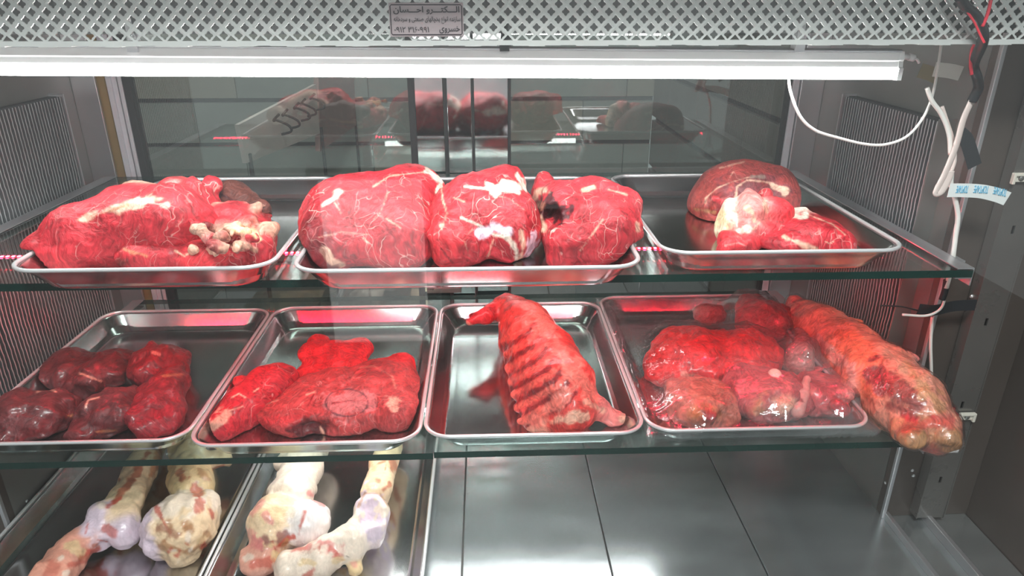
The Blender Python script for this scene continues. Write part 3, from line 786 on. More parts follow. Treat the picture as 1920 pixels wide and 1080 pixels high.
        at = me.color_attributes.new('tint', 'FLOAT_COLOR', 'POINT')
        at.data.foreach_set('color', Cc.astype(np.float32).ravel())
        s.pos = pos
        return link_mesh(name, me, mat, parent, True)
def meat(blob, name, label, cat, mat, group=None):
    o = blob.build(name, mat); tag(o, label, cat, group); return o

zU, zL, zF = ZU + 0.0035, ZL + 0.0035, ZF + 0.004
g1, g2, g3, g4 = 'beef on the left upper tray', 'large beef pieces on the wide tray', 'beef cuts on the right upper tray', 'beef slices on the lower tray'

# --- upper left tray
b = Blob(zU, 0.016, 0.0028, 0.0045, 0.05, 0.0011, 3)
b.K([(86, 470, .026, .024), (150, 446, .036, .038), (240, 425, .044, .047), (330, 418, .05, .046), (400, 440, .03, .034)], LEAN)
b.K([(85, 478, .02, .022), (120, 492, .012, .02)], BRIGHT)
b.K([(205, 392, .062, .016), (262, 376, .07, .017), (318, 376, .074, .014)], FAT)
b.P([(150, 412), (210, 392), (300, 374)], 14, FAT, .8).P([(262, 422), (252, 438)], 4, PINK, .7).P([(260, 375), (310, 385)], 10, WHITE, .6).P([(180, 404), (240, 384)], 6, TAN, .7).P([(330,425),(345,410)],4,PINK,.7)
meat(b, 'beef_roast', 'long smooth red beef roast with fatty ridge in left upper tray', 'meat', meat_lean, g1)
b = Blob(zU, 0.007, 0.0026, 0.003, 0.02, 0.0012, 5)
b.lumps(15, 300, 395, 352, 395, .055, .08, .010, .018, [LEAN, LEAN, BRIGHT, FAT, PINK], 11)
b.E(332, 380, .055, 45, .04, .035, LEAN).E(372, 405, .045, 50, .04, .035, LEAN).E(255, 366, .05, 32, .025, .022, FAT)
b.P([(300, 372), (330, 358)], 8, WHITE, .8).P([(345, 395), (375, 402)], 10, FAT, .9).P([(325, 365)], 14, WHITE, .7)
meat(b, 'stew_beef_lumps', 'heap of red chopped beef lumps on top of the left roast', 'meat', meat_a, g1)
b = Blob(zU, 0.006, 0.0026, 0.0035, 0.018, 0.0014, 8)
b.E(430, 432, .030, 78, .05, .036, LEAN).E(482, 452, .022, 36, .035, .024, LEAN)
b.strands(60, 355, 490, 392, 470, .030, .062, .003, .0055, 13, [FAT, FAT, LEAN, PINK, LEAN, DEEP], 4).lumps(12, 385, 500, 405, 470, .02, .05, .006, .011, [LEAN, DEEP, LEAN], 9)
b.E(505, 432, .04, 20, .02, .012, FAT, 20).E(490, 470, .022, 25, .03, .02, LEAN)
b.P([(415, 465), (450, 455), (480, 470)], 8, FAT, .8).P([(440, 425), (470, 430), (480, 445)], 12, CREAM, .8).P([(380, 470), (400, 460)], 5, PINK)
meat(b, 'fatty_beef_trimmings', 'fatty yellow-white beef trimmings at the right of the left upper tray', 'meat', meat_a, g1)
b = Blob(zU, 0.006, 0.0026, 0.002, 0.02, 0.001, 12)
b.K([(400, 362, .058, .016), (440, 372, .054, .024), (486, 395, .046, .016)], BROWN).K([(412, 388, .04, .018), (470, 404, .034, .020)], DEEP)
b.P([(412, 383), (450, 396), (478, 408)], 9, TAN, .9).P([(478, 402), (492, 410)], 12, FAT, .9).P([(405, 360), (450, 382)], 4, BLACKR)
meat(b, 'dried_beef_end', 'dark dried beef end piece behind the fatty trimmings', 'meat', meat_a, g1)
b = Blob(zU, 0.010, 0.0026, 0.002, 0.03, 0.0008, 14)
b.E(375, 478, .016, 62, .03, .020, BRIGHT).E(300, 478, .018, 80, .03, .022, LEAN).E(450, 482, .010, 40, .02, .012, LEAN)
b.P([(328, 470), (345, 480), (362, 472)], 4, FAT).P([(235, 468), (275, 480)], 8, TAN, .6).P([(225, 488)], 18, BROWN, .7)
meat(b, 'beef_slab', 'bright red beef slab at the front rim of the left upper tray', 'meat', meat_lean, g1)

# --- wide middle tray
b = Blob(zU, 0.02, 0.0028, 0.006, 0.05, 0.0012, 21)
b.E(690, 400, .046, 118, .085, .052).E(770, 372, .055, 62, .06, .044).E(612, 455, .028, 46, .05, .030, DEEP).E(660, 440, .03, 95, .06, .040).E(745, 440, .03, 80, .06, .045)
b.P([(605, 385), (625, 370), (640, 358)], 9, WHITE, .8).P([(608, 470), (622, 488), (640, 496)], 12, FAT, .9).P([(700, 350), (730, 330), (800, 322)], 4, FAT, .6).P([(725, 410), (752, 428)], 4, FAT, .8)
b.P([(640, 400), (628, 380)], 3, FAT, .6).P([(680, 445), (690, 455)], 4, FAT, .7).P([(800, 320), (828, 342), (820, 360)], 9, WHITE, .9).P([(560, 470), (590, 480)], 30, DEEP, .6)
b.P([(598, 445), (640, 435), (690, 440)], 3, FAT, .5).P([(728, 360), (712, 400), (700, 412)], 3, FAT, .6)
meat(b, 'beef_round', 'large rounded red beef piece at the left of the wide tray', 'meat', meat_a, g2)
b = Blob(zU, 0.018, 0.0028, 0.006, 0.042, 0.0014, 25)
b.E(900, 395, .048, 90, .075, .050).E(950, 425, .036, 64, .06, .044).E(840, 440, .03, 45, .06, .038, BRIGHT).E(870, 450, .025, 60, .05, .034).E(945, 362, .06, 42, .04, .035)
b.P([(925, 350), (955, 345), (975, 352)], 22, WHITE, 1).P([(870, 350), (900, 353), (960, 357)], 6, WHITE, .9).P([(968, 328), (978, 345), (988, 358)], 7, WHITE, .9)
b.P([(826, 336), (830, 375), (838, 400), (828, 430)], 4, FAT, .8).P([(865, 408), (890, 418), (915, 432)], 6, WHITE, .8).P([(905, 440), (925, 428), (950, 432)], 18, LILAC, .9)
b.P([(925, 440), (950, 445), (968, 470), (968, 490)], 8, WHITE, .85).P([(978, 435), (982, 460), (975, 490)], 8, FAT, .8).P([(1000, 440), (992, 470), (985, 492)], 14, LILAC, .7).P([(826, 465), (850, 495)], 4, DEEP, .8)
b.P([(925, 450), (915, 480)], 4, FAT, .6).P([(828, 422)], 9, FAT, .9).P([(945, 428)], 9, (0.35, .25, .35), .8).P([(925, 366), (955, 372), (985, 395)], 3, FAT, .5)
b.P([(850, 370), (870, 378)], 3, FAT, .7).P([(880, 480), (870, 450), (885, 430)], 4, FAT, .45)
meat(b, 'beef_chuck', 'middle red beef piece with white fat cap on the wide tray', 'meat', meat_a, g2)
b = Blob(zU, 0.014, 0.0028, 0.006, 0.04, 0.0014, 29)
b.E(1120, 435, .036, 88, .06, .044).E(1150, 405, .045, 54, .05, .038).E(1062, 385, .058, 50, .045, .030).E(1050, 450, .028, 34, .05, .036, LEAN).E(1105, 380, .055, 60, .04, .034)
b.E(1022, 378, .045, 24, .03, .040).CUT(1034, 410, .052, 22, .034, .020, 20)
b.P([(1024, 392), (1042, 402)], 44, BLACKR, .95, .3).P([(1003, 372), (1008, 360), (1022, 358)], 10, FAT, .9).P([(1008, 410), (1022, 428)], 14, FAT, .9).P([(1012, 385)], 16, (0.35, .16, .1), .8)
b.P([(1040, 352), (1070, 357), (1095, 354)], 8, BRIGHT, .8).P([(1095, 356), (1112, 350)], 8, FAT, .9).P([(1130, 412), (1110, 440), (1088, 470)], 4, FAT, .6).P([(1050, 365), (1090, 375)], 3, DEEP, .8)
b.P([(1197, 420), (1196, 432)], 8, FAT, .8).P([(1140, 355), (1175, 365)], 4, FAT, .7)
meat(b, 'beef_shank', 'right-hand red beef piece with a dark bone hollow on the wide tray', 'meat', meat_a, g2)

# --- right upper tray
b = Blob(zU, 0.014, 0.0026, 0.002, 0.04, 0.0008, 33)
b.E(1388, 372, .020, 88, .060, .062, (0.40, .05, .045)).E(1330, 385, .014, 38, .045, .030, (0.42, .06, .05)).E(1450, 372, .022, 42, .055, .050, (0.36, .05, .045))
RD = (0.40, .05, .045); ALPHA[RD] = .7
b.CUT(1415, 392, .030, 62, .026, .026, -8).CUT(1348, 392, .022, 16, .02, .014, 0)
b.P([(1372, 372), (1400, 358), (1450, 362)], 60, (0.20, .03, .04), .9).P([(1348, 372), (1352, 385)], 26, (0.25, .02, .02), .8)
b.P([(1322, 372), (1345, 352), (1370, 342), (1400, 333), (1430, 330)], 3, FAT, .8).P([(1378, 378), (1382, 350), (1400, 338), (1430, 340), (1470, 352), (1476, 364)], 5, FAT, .9)
b.P([(1450, 348), (1474, 356), (1470, 366)], 8, FAT, .9).P([(1410, 330), (1430, 332)], 7, (.3, .2, .17), .9).P([(1325, 370), (1322, 380)], 6, FAT, .7).P([(1340, 372), (1352, 378)], 8, BRIGHT, .9)
b.P([(1395, 303), (1350, 315)], 5, FAT, .6).P([(1300, 392), (1340, 398)], 6, TAN, .7).P([(1365, 338), (1375, 322)], 3, FAT, .6)
meat(b, 'beef_joint', 'domed brownish-red beef joint at the back of the right upper tray', 'meat', meat_lean, g3)
b = Blob(zU, 0.007, 0.0025, 0.003, 0.02, 0.001, 37)
b.E(1368, 410, .030, 22, .022, .028, WHITE).E(1360, 425, .02, 15, .02, .02, CREAM).K([(1402, 366, .058, .012), (1408, 395, .045, .022), (1400, 430, .022, .020)], PINK).E(1432, 372, .05, 14, .012, .014, BRIGHT)
b.E(1446, 405, .035, 38, .03, .028, BRIGHT).E(1430, 432, .02, 50, .03, .018, LEAN).E(1370, 452, .01, 24, .022, .014, BRIGHT).K([(1362, 465, .008, .011), (1400, 458, .010, .011), (1435, 445, .012, .010)], BRIGHT)
b.P([(1398, 388), (1412, 400), (1415, 415)], 8, FAT, .9).P([(1434, 380), (1436, 396)], 8, FAT, .8).P([(1380, 398), (1382, 425)], 4, WHITE, .9).P([(1385, 432), (1405, 430)], 9, WHITE, .9).P([(1372, 414)], 14, PINK, .8)
b.P([(1413, 430), (1425, 415)], 5, FAT, .9).P([(1360, 460), (1385, 455), (1400, 462)], 4, PINK, .9)
meat(b, 'bony_beef_lump', 'pink beef lump with a white fat knob in the right upper tray', 'meat', meat_a, g3)
b = Blob(zU, 0.012, 0.0026, 0.0025, 0.035, 0.001, 41)
b.E(1530, 437, .020, 62, .045, .022, LEAN, 6).E(1500, 452, .014, 80, .035, .018, LEAN).E(1560, 455, .012, 36, .03, .014, LEAN).K([(1484, 405, .034, .006), (1500, 407, .034, .009), (1510, 405, .032, .007)], WHITE)
b.P([(1484, 403), (1502, 408), (1512, 403)], 8, WHITE).P([(1470, 443), (1500, 458), (1530, 468)], 7, FAT, .8).P([(1548, 453), (1556, 457), (1563, 452)], 3, FAT, .9).P([(1515, 402), (1560, 420), (1585, 440)], 3, FAT, .7).P([(1465, 425), (1500, 436)], 4, DEEP, .6).P([(1440,450),(1470,462)],18,DEEP,.5)
meat(b, 'flat_beef_steak', 'flat lean red steak with small white fat tip in the right upper tray', 'meat', meat_lean, g3)

# --- lower left tray: dark pieces
g5 = 'dark meat in the left lower tray'
for i, (args, lab, cols) in enumerate((
    ([(70, 775, .022, 75, .05, .028, 8), (30, 800, .015, 50, .04, .022, 0)], 'purplish dark meat chunk at the left end of the lower tray', [(105, 735), (88, 725), (70, 735)]),
    ([(215, 770, .024, 60, .05, .03, -6), (180, 795, .015, 50, .04, .022, 0)], 'dark meat chunk with white sinew in the middle of the left lower tray', [(160, 765), (165, 750), (185, 745)]),
    ([(180, 700, .026, 75, .05, .03, -10), (130, 690, .02, 60, .05, .025, 0)], 'dark brown meat piece at the back of the left lower tray', [(150, 700), (190, 715)]),
    ([(300, 690, .030, 48, .055, .035, 20), (310, 735, .024, 40, .05, .030, 0), (290, 780, .02, 50, .04, .026, 10)], 'red-lit dark meat piece at the right of the left lower tray', [(285, 660), (300, 665)]))):
    b = Blob(zL, 0.010, 0.003, 0.0085, 0.03, 0.0016, 50 + i)
    for a in args: b.E(*a[:6], (0.13, .032, .035) if i != 3 else (0.22, .02, .028), a[6])
    b.P(cols, 5, FAT, .8).P([(cols[0][0] + 20, cols[0][1] + 45), (cols[0][0] + 60, cols[0][1] + 42)], 6, TAN, .7)
    meat(b, 'dark_meat_chunk', lab, 'meat', meat_wet, g5)

# --- lower second tray
b = Blob(zL, 0.008, 0.0026, 0.005, 0.035, 0.001, 61)
b.E(625, 668, .018, 62, .045, .022, BRIGHT, 8).E(600, 700, .012, 46, .035, .016, BRIGHT).E(665, 655, .02, 34, .03, .016, BRIGHT)
b.E(598, 640, .024, 22, .02, .014, BRIGHT)
meat(b, 'bright_beef_piece', 'bright red-lit beef piece at the back of the slice tray', 'meat', meat_lean, g4)
b = Blob(zL, 0.010, 0.0026, 0.0025, 0.03, 0.001, 63)
b.K([(420, 800, .012, .022), (460, 765, .018, .032), (505, 725, .025, .032), (525, 712, .025, .026)], LEAN).E(505, 697, .035, 20, .014, .012, BRIGHT).E(450, 720, .022, 20, .014, .014, BRIGHT)
b.P([(388, 800), (410, 785), (425, 780)], 20, FAT, .85).P([(435, 745), (448, 738), (460, 745)], 3, FAT).P([(475, 735), (485, 728)], 3, FAT).P([(430, 770), (455, 762)], 3, FAT, .8)
meat(b, 'beef_shank_slice', 'narrow beef slice with fat corner at the left of the slice tray', 'meat', meat_a, g4)
b = Blob(zL, 0.012, 0.0026, 0.006, 0.045, 0.0014, 67)
SL = (0.40, .055, .055); ALPHA[SL] = .8
b.E(640, 745, .020, 120, .07, .028, SL).E(715, 720, .022, 74, .07, .026, SL).E(555, 775, .016, 70, .045, .024, SL).E(740, 765, .018, 48, .05, .024, SL).E(755, 680, .03, 26, .02, .015, BRIGHT).E(650, 790, .014, 60, .03, .02, SL)
b.CUT(585, 815, .016, 46, .03, .016)
cx, cy = 650, 755
ring_ = [(cx + 40 * math.cos(t), cy + 27 * math.sin(t) * .95) for t in np.linspace(0, 2 * math.pi, 20)]
b.P([(620, 753), (680, 753)], 46, (0.50, .17, .17), .9, .3).P(ring_, 4, (.12, .03, .04), .9).P([(622, 756), (650, 752), (684, 751)], 4, DEEP, .9)
b.P([(730, 745), (738, 760)], 17, FAT, .9).P([(722, 742), (752, 752)], 5, FAT, .8).P([(575, 740), (590, 735)], 4, FAT, .7).P([(578, 760), (588, 740)], 4, DEEP).P([(495, 760), (520, 750)], 4, FAT, .5)
b.P([(675, 690), (700, 686), (735, 705), (742, 728)], 4, FAT, .5).P([(685, 695), (720, 700)], 20, DEEP, .45).P([(560, 805), (600, 800)], 32, BLACKR, .8).P([(600, 800), (610, 820)], 6, FAT, .8).P([(495, 790), (560, 783)], 20, BRIGHT, .5)
meat(b, 'osso_buco_slice', 'big pink beef slice with an oval bone cut in the slice tray', 'meat', meat_lean, g4)

# --- rack of ribs
b = Blob(zL, 0.010, 0.0024, 0.002, 0.03, 0.0010, 71)
b.K([(955, 578, .060, .028), (985, 612, .062, .042), (1020, 670, .055, .050), (1050, 730, .048, .052), (1068, 770, .034, .036)], (0.60, .06, .05))
b.K([(965, 590, .03, .03), (975, 640, .03, .034), (1000, 720, .025, .034), (1010, 775, .02, .026)], LEAN)
b.K([(1120, 765, .03, .016), (1150, 785, .012, .010), (1172, 788, .008, .008)], PINK)
b.K([(940, 575, .07, .018), (910, 592, .07, .012), (880, 603, .066, .007)], BRIGHT).E(886, 592, .07, 9, .006, .005, BLACKR)
b.K([(1000, 795, .012, .012), (1060, 788, .02, .018), (1090, 780, .025, .014)], FAT)
RIB = (0.78, .15, .11)
for i in range(7):
    t = i / 6; x0, y0_ = 1008 + 78 * t, 585 + 128 * t; x1, y1_ = 942 + 34 * t, 640 + 150 * t
    b.K([(x0, y0_, .096 - .03 * t, .005), (x0 - 22, y0_ + 24, .096 - .034 * t, .007), ((x0 + x1) / 2 - 8, (y0_ + y1_) / 2 + 10, .079 - .035 * t, .007), (x1, y1_, .049 - .028 * t, .005)], RIB)
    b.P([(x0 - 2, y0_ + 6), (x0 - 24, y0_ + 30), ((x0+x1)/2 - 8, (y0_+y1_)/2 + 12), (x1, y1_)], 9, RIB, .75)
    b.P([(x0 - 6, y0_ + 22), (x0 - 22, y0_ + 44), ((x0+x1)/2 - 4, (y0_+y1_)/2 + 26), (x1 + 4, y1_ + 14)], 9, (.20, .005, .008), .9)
b.P([(1005, 585), (1040, 640), (1080, 690), (1108, 740)], 34, (0.82, .22, .17), .85).P([(960, 560), (1000, 580)], 16, PINK, .5).P([(925, 620), (940, 700), (960, 790)], 10, PINK, .8)
b.P([(1060, 740), (1020, 780), (1000, 795)], 22, (0.82, .22, .17), .7).P([(1040, 790), (1095, 782)], 20, FAT, .9).P([(1100, 750), (1130, 770)], 10, FAT, .8).P([(950, 735), (958, 760)], 14, DEEP, .7).P([(1172, 788)], 16, FAT)
b.P([(870, 603), (890, 612)], 7, FAT, .9)
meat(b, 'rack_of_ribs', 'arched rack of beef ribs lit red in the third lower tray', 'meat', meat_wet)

# --- wrapped scraps
g6 = 'meat scraps under cling film'
pile = []
specs = [([(1310, 668, .028, 88, .075, .040, 0), (1255, 690, .02, 50, .05, .032, 0), (1385, 665, .028, 80, .07, .036, 0)], (0.66, .035, .04), 'big smooth red scrap under the cling film'),
         ([(1440, 602, .03, 58, .05, .034, 0), (1410, 580, .03, 30, .03, .03, 0), (1330, 590, .02, 30, .02, .02, 0)], (0.5, .07, .08), 'curled pink scrap at the back of the film-covered tray'),
         ([(1315, 756, .022, 70, .05, .032, 0), (1280, 735, .02, 30, .03, .02, 0), (1350, 775, .014, 40, .03, .02, 0)], (0.55, .18, .13), 'orange-pink scrap at the front left under the film'),
         ([(1440, 742, .024, 76, .055, .034, 0), (1400, 720, .03, 50, .04, .03, 0)], (0.48, .10, .11), 'pale pink scrap in the middle of the film-covered tray'),
         ([(1500, 680, .03, 26, .03, .035, 0), (1505, 650, .035, 20, .02, .02, 0)], (0.42, .30, .27), 'greyish gristle piece standing under the film'),
         ([(1545, 740, .02, 60, .05, .028, 0), (1560, 700, .02, 40, .05, .022, 0)], (0.45, .09, .10), 'flat pinkish scrap at the right under the film')]
for i, (es, c, lab) in enumerate(specs):
    b = Blob(zL, 0.010, 0.003, 0.0055, 0.025, 0.0018, 80 + i); ALPHA[c] = .5
    for e in es: b.E(*e[:6], c, e[6])
    if i in (2, 3): b.lumps(6, es[0][0] - 50, es[0][0] + 40, es[0][1] - 20, es[0][1] + 25, .02, .04, .008, .013, [FAT, PINK, LEAN, TAN], i)
    if i == 5: b.lumps(4, 1520, 1590, 730, 770, .02, .035, .008, .013, [PINK, LEAN], i)
    if i == 0: b.P([(1280, 700), (1320, 715), (1380, 720)], 8, FAT, .7)
    if i == 2: b.P([(1310, 780)], 30, (0.7, .2, .06), .7)
    meat(b, 'meat_scrap', lab, 'meat', meat_wet, g6); pile.append(b.pos)
b = Blob(zL, 0.005, 0.0022, 0.0006, 0.02, 0.0003, 95)
b.K([(1456, 715, .052, .008), (1452, 703, .056, .010)], WHITE).P([(1463, 707)], 5, BROWN, .9); 
meat(b, 'bone_knuckle', 'small round white bone knuckle in the middle of the film-covered tray', 'bone', bone_mat, 'small bones under the film'); pile.append(b.pos)
b = Blob(zL, 0.005, 0.0022, 0.001, 0.02, 0.0004, 96)
b.K([(1513, 712, .045, .006), (1506, 740, .04, .008), (1495, 770, .03, .010)], (0.8, .4, .36)); b.P([(1503, 748)], 12, DEEP, .8)
meat(b, 'thin_bone', 'thin upright bone right of the white knuckle under the film', 'bone', bone_mat, 'small bones under the film'); pile.append(b.pos)

# --- cling film over that tray: follows the pile and the rim
def film():
    x0, x1, y0, y1, z = TR['G']; x0 -= .004; x1 += .004; y0 -= .005; y1 += .004
    nx, ny = 110, 140
    Hh = np.full((nx, ny), z + 0.024)
    P = np.concatenate(pile); ix = np.clip(((P[:, 0] - x0) / (x1 - x0) * (nx - 1)).astype(int), 0, nx - 1); iy = np.clip(((P[:, 1] - y0) / (y1 - y0) * (ny - 1)).astype(int), 0, ny - 1)
    np.maximum.at(Hh, (ix, iy), P[:, 2] + 0.004)
    for _ in range(4):
        M = Hh.copy()
        for dx, dy in ((1, 0), (-1, 0), (0, 1), (0, -1)): M = np.maximum(M, np.roll(np.roll(Hh, dx, 0), dy, 1))
        Hh = M
    pad = np.zeros((nx, ny), bool); pad[2:-2, 2:-2] = True
    base = z + 0.0305; Hh = np.maximum(Hh, base)
    T = Hh.copy()
    for _ in range(40):
        S = (np.roll(T, 1, 0) + np.roll(T, -1, 0) + np.roll(T, 1, 1) + np.roll(T, -1, 1)) / 4
        T = np.where(pad, np.maximum(S, Hh * .75 + S * .25), base)
    X, Y = np.meshgrid(np.linspace(x0, x1, nx), np.linspace(y0, y1, ny), indexing='ij')
    pts = np.stack([X, Y, T], -1).reshape(-1, 3)
    wr = 1 - np.abs(vnoise(pts * [60, 25, 0] + [0, 0, 3], 5)); wr2 = 1 - np.abs(vnoise(pts * [30, 80, 0], 6))
    pts[:, 2] += (0.0022 * wr ** 3 + 0.0018 * wr2 ** 4) * pad.ravel()
    # skirt folded over the rim
    bm = bmesh.new(); V = [bm.verts.new(p) for p in pts]
    for i in range(nx - 1):
        for j in range(ny - 1): bm.faces.new((V[i*ny+j], V[(i+1)*ny+j], V[(i+1)*ny+j+1], V[i*ny+j+1]))
    rnd = random.Random(2)
    loop = [(i, 0) for i in range(nx)] + [(nx-1, j) for j in range(1, ny)] + [(i, ny-1) for i in range(nx-2, -1, -1)] + [(0, j) for j in range(ny-2, 0, -1)]
    cx, cy = (x0+x1)/2, (y0+y1)/2; prev = None; first = None
    for i, j in loop:
        p = V[i*ny+j].co; w = 0.004 * rnd.random()
        q = bm.verts.new((cx + (p.x-cx)*0.985 , cy + (p.y-cy)*0.985, p.z - 0.010 - w))
        if prev: bm.faces.new((prev[0], prev[1], q, V[i*ny+j]))
        else: first = (V[i*ny+j], q)
        prev = (V[i*ny+j], q)
    bm.faces.new((prev[0], prev[1], first[1], first[0]))
    o = obj('cling_film', bm, film_mat, None, True)
    tag(o, 'clear wrinkled cling film stretched over the tray of scraps', 'cling film')
film()

# --- wrapped neck / tail joint overhanging the right end
b = Blob(ZL + 0.004, 0.012, 0.0028, 0.0032, 0.03, 0.0014, 101)
b.K([(1512, 597, .040, .034), (1545, 622, .042, .042), (1600, 668, .045, .047), (1650, 712, .047, .052), (1700, 755, .044, .050), (1750, 800, .032, .034)], (0.80, .30, .21))
b.E(1490, 578, .042, 18, .02, .026, (0.72, .16, .14)).E(1575, 690, .02, 24, .03, .02, (0.66, .42, .36))
b.lumps(14, 1690, 1790, 770, 825, .012, .045, .010, .018, [PINK, LEAN, (0.66, .30, .16), TAN], 21)
b.lumps(9, 1540, 1720, 590, 680, .075, .085, .004, .008, [PINK, (0.7, .3, .2)], 23)
b.P([(1590, 640), (1640, 690), (1640, 720)], 60, (0.75, .18, .07), .6).P([(1655, 700), (1690, 740), (1720, 760)], 50, (0.30, .05, .05), .85).P([(1640, 690), (1650, 720)], 26, (0.28, .06, .06), .8)
b.P([(1530, 640), (1590, 690), (1600, 730)], 22, (0.72, .50, .44), .7).P([(1700, 690), (1760, 760)], 24, (0.68, .34, .16), .7).P([(1700, 800), (1780, 790)], 22, BRIGHT, .6).P([(1485, 565), (1500, 572), (1478, 590)], 4, LEAN, .8)
b.P([(1650, 650), (1700, 700)], 16, FAT, .5).P([(1710, 820), (1790, 826)], 22, TAN, .5)
nk = meat(b, 'wrapped_neck_joint', 'long orange-pink neck joint in clear film leaning at the right end of the lower shelf', 'meat', meat_wet)
fo = b.build('film_wrap', glass('wrap_film', (0.98, .98, .98), 0.05, 0.06, 0, wrinkle=0.7, wscale=50), nk, off=0.0028, zb=ZL + 0.002)

# --- bones on the floor trays
g7, g8 = 'bones in the left floor tray', 'bones in the right floor tray'
BC, BR, RED = (0.85, .62, .40), (0.50, .12, .06), (0.55, .08, .05)
b = Blob(zF, 0.009, 0.003, 0.005, 0.028, 0.0014, 111)
b.K([(300, 815, .045, .024), (262, 880, .045, .025), (238, 940, .043, .026), (222, 975, .04, .030)], BC)
b.E(190, 968, .05, 28, .022, .024, LILAC).E(228, 998, .035, 36, .022, .022, LILAC).E(185, 1002, .035, 26, .025, .026, LILAC).K([(160, 1010, .035, .024), (125, 1050, .03, .027), (85, 1095, .025, .03)], (0.80, .36, .26))
b.P([(275, 850), (255, 890), (215, 940)], 12, BR, .85).P([(300, 850), (285, 890)], 14, (.62, .22, .08), .7).P([(200, 990), (215, 1000)], 14, RED, .7).P([(150, 1040), (185, 1030)], 12, RED, .9).P([(130, 1060), (170, 1050)], 8, RED, .7)
b.P([(200, 950), (225, 935)], 7, RED, .8).P([(130, 1020), (150, 1035)], 18, CREAM, .8).P([(100, 1060), (90, 1080)], 20, RED, .5).P([(160, 1000), (165, 980)], 5, RED, .7).P([(170,1010),(200,1015)],6,RED,.8)
b.blots(16, 90, 290, 860, 1075, 5, 12, [RED, BR, CREAM, WHITE], 1)
meat(b, 'shin_bone', 'slim reddish shin bone with lilac joint at the far left of the case floor', 'bone', bone_mat, g7)
b = Blob(zF, 0.010, 0.003, 0.0055, 0.026, 0.0016, 115)
b.K([(350, 800, .055, .032), (352, 870, .055, .028), (358, 920, .05, .034)], CREAM).E(345, 985, .048, 60, .05, .048, BC).E(300, 995, .045, 34, .04, .042, LILAC).E(385, 960, .05, 22, .03, .03, WHITE).E(340, 1020, .03, 36, .03, .025, BC).K([(385, 870, .05, .014), (418, 862, .05, .016)], BC)
b.P([(310, 960), (340, 940), (370, 935)], 40, WHITE, .8).P([(290, 945), (310, 985), (320, 1000)], 7, RED, .8).P([(305, 990), (330, 1005)], 20, (.35, .14, .08), .8).P([(300, 1025), (350, 1035), (380, 1020)], 16, TAN, .8).P([(345, 985), (360, 1000)], 14, TAN, .8)
b.P([(340, 905), (355, 895)], 6, BR, .8).P([(365, 860), (368, 870)], 6, TAN).P([(393, 955), (400, 970)], 8, RED, .8).P([(400, 880), (420, 872)], 6, RED, .6).P([(355, 1015)], 22, (.3, .2, .15), .6)
b.blots(20, 310, 400, 860, 1040, 6, 16, [TAN, BR, WHITE, CREAM, RED], 2)
meat(b, 'marrow_bone', 'thick cream marrow bone with round head at the right of the left floor tray', 'bone', bone_mat, g7)
b = Blob(zF, 0.009, 0.003, 0.0045, 0.03, 0.0012, 119)
b.K([(590, 820, .055, .030), (570, 870, .055, .032), (545, 930, .052, .036)], WHITE).E(515, 985, .045, 48, .05, .045, BC).E(578, 985, .045, 38, .036, .038, (0.86, .78, .76)).E(535, 868, .05, 18, .018, .02, WHITE).E(490, 1045, .025, 40, .03, .024, (0.75, .36, .27))
b.P([(560, 1000), (572, 960)], 9, RED, .8).P([(500, 1020), (530, 1010)], 26, (.25, .08, .07), .85).P([(520, 1025), (550, 1005)], 8, RED, .9).P([(470, 960), (490, 940)], 12, PINK, .7).P([(470, 1060), (510, 1050)], 16, RED, .7)
b.P([(580, 925), (605, 945)], 9, PINK, .8).P([(465, 1000), (480, 1020)], 20, PINK, .6).P([(500, 970), (530, 965)], 26, CREAM, .6)
b.blots(14, 465, 550, 950, 1070, 6, 16, [PINK, RED, CREAM, WHITE, TAN], 3)
meat(b, 'thigh_bone', 'large pale thigh bone with smooth white ball in the right floor tray', 'bone', bone_mat, g8)
b = Blob(zF, 0.009, 0.003, 0.004, 0.028, 0.0012, 123)
b.K([(735, 815, .05, .024), (718, 875, .05, .022), (706, 925, .046, .024)], BC).E(695, 965, .045, 34, .028, .036, WHITE).K([(685, 985, .045, .026), (655, 1015, .04, .026), (600, 1045, .03, .026), (548, 1065, .022, .026)], WHITE).E(700, 1000, .04, 24, .02, .03, (0.8, .66, .68)).K([(660, 1035, .02, .010), (668, 1068, .012, .010)], CREAM)
b.CUT(703, 960, .072, 26, .024, .026, 0)
b.P([(698, 940), (700, 985)], 50, LILAC, .95, .2).P([(672, 950), (685, 925), (712, 925), (728, 950)], 6, TAN, .7).P([(600, 1020), (635, 1030)], 22, PINK, .8).P([(560, 1030), (590, 1025)], 16, RED, .8).P([(640, 1045), (620, 1030)], 12, RED, .7).P([(735, 860), (742, 880)], 10, BR, .7).P([(690, 850), (700, 880)], 8, (.75, .4, .2), .6)
b.P([(665, 1060)], 12, PINK, .6).P([(650, 1043), (655, 1045)], 6, (.2, .15, .12), .9)
b.blots(12, 560, 650, 1010, 1075, 6, 14, [RED, PINK, WHITE, CREAM], 4).blots(6, 700, 750, 850, 930, 5, 10, [BR, TAN], 5)
meat(b, 'elbow_bone', 'pale bone with hollow lilac socket nearest the bare floor plates', 'bone', bone_mat, g8)

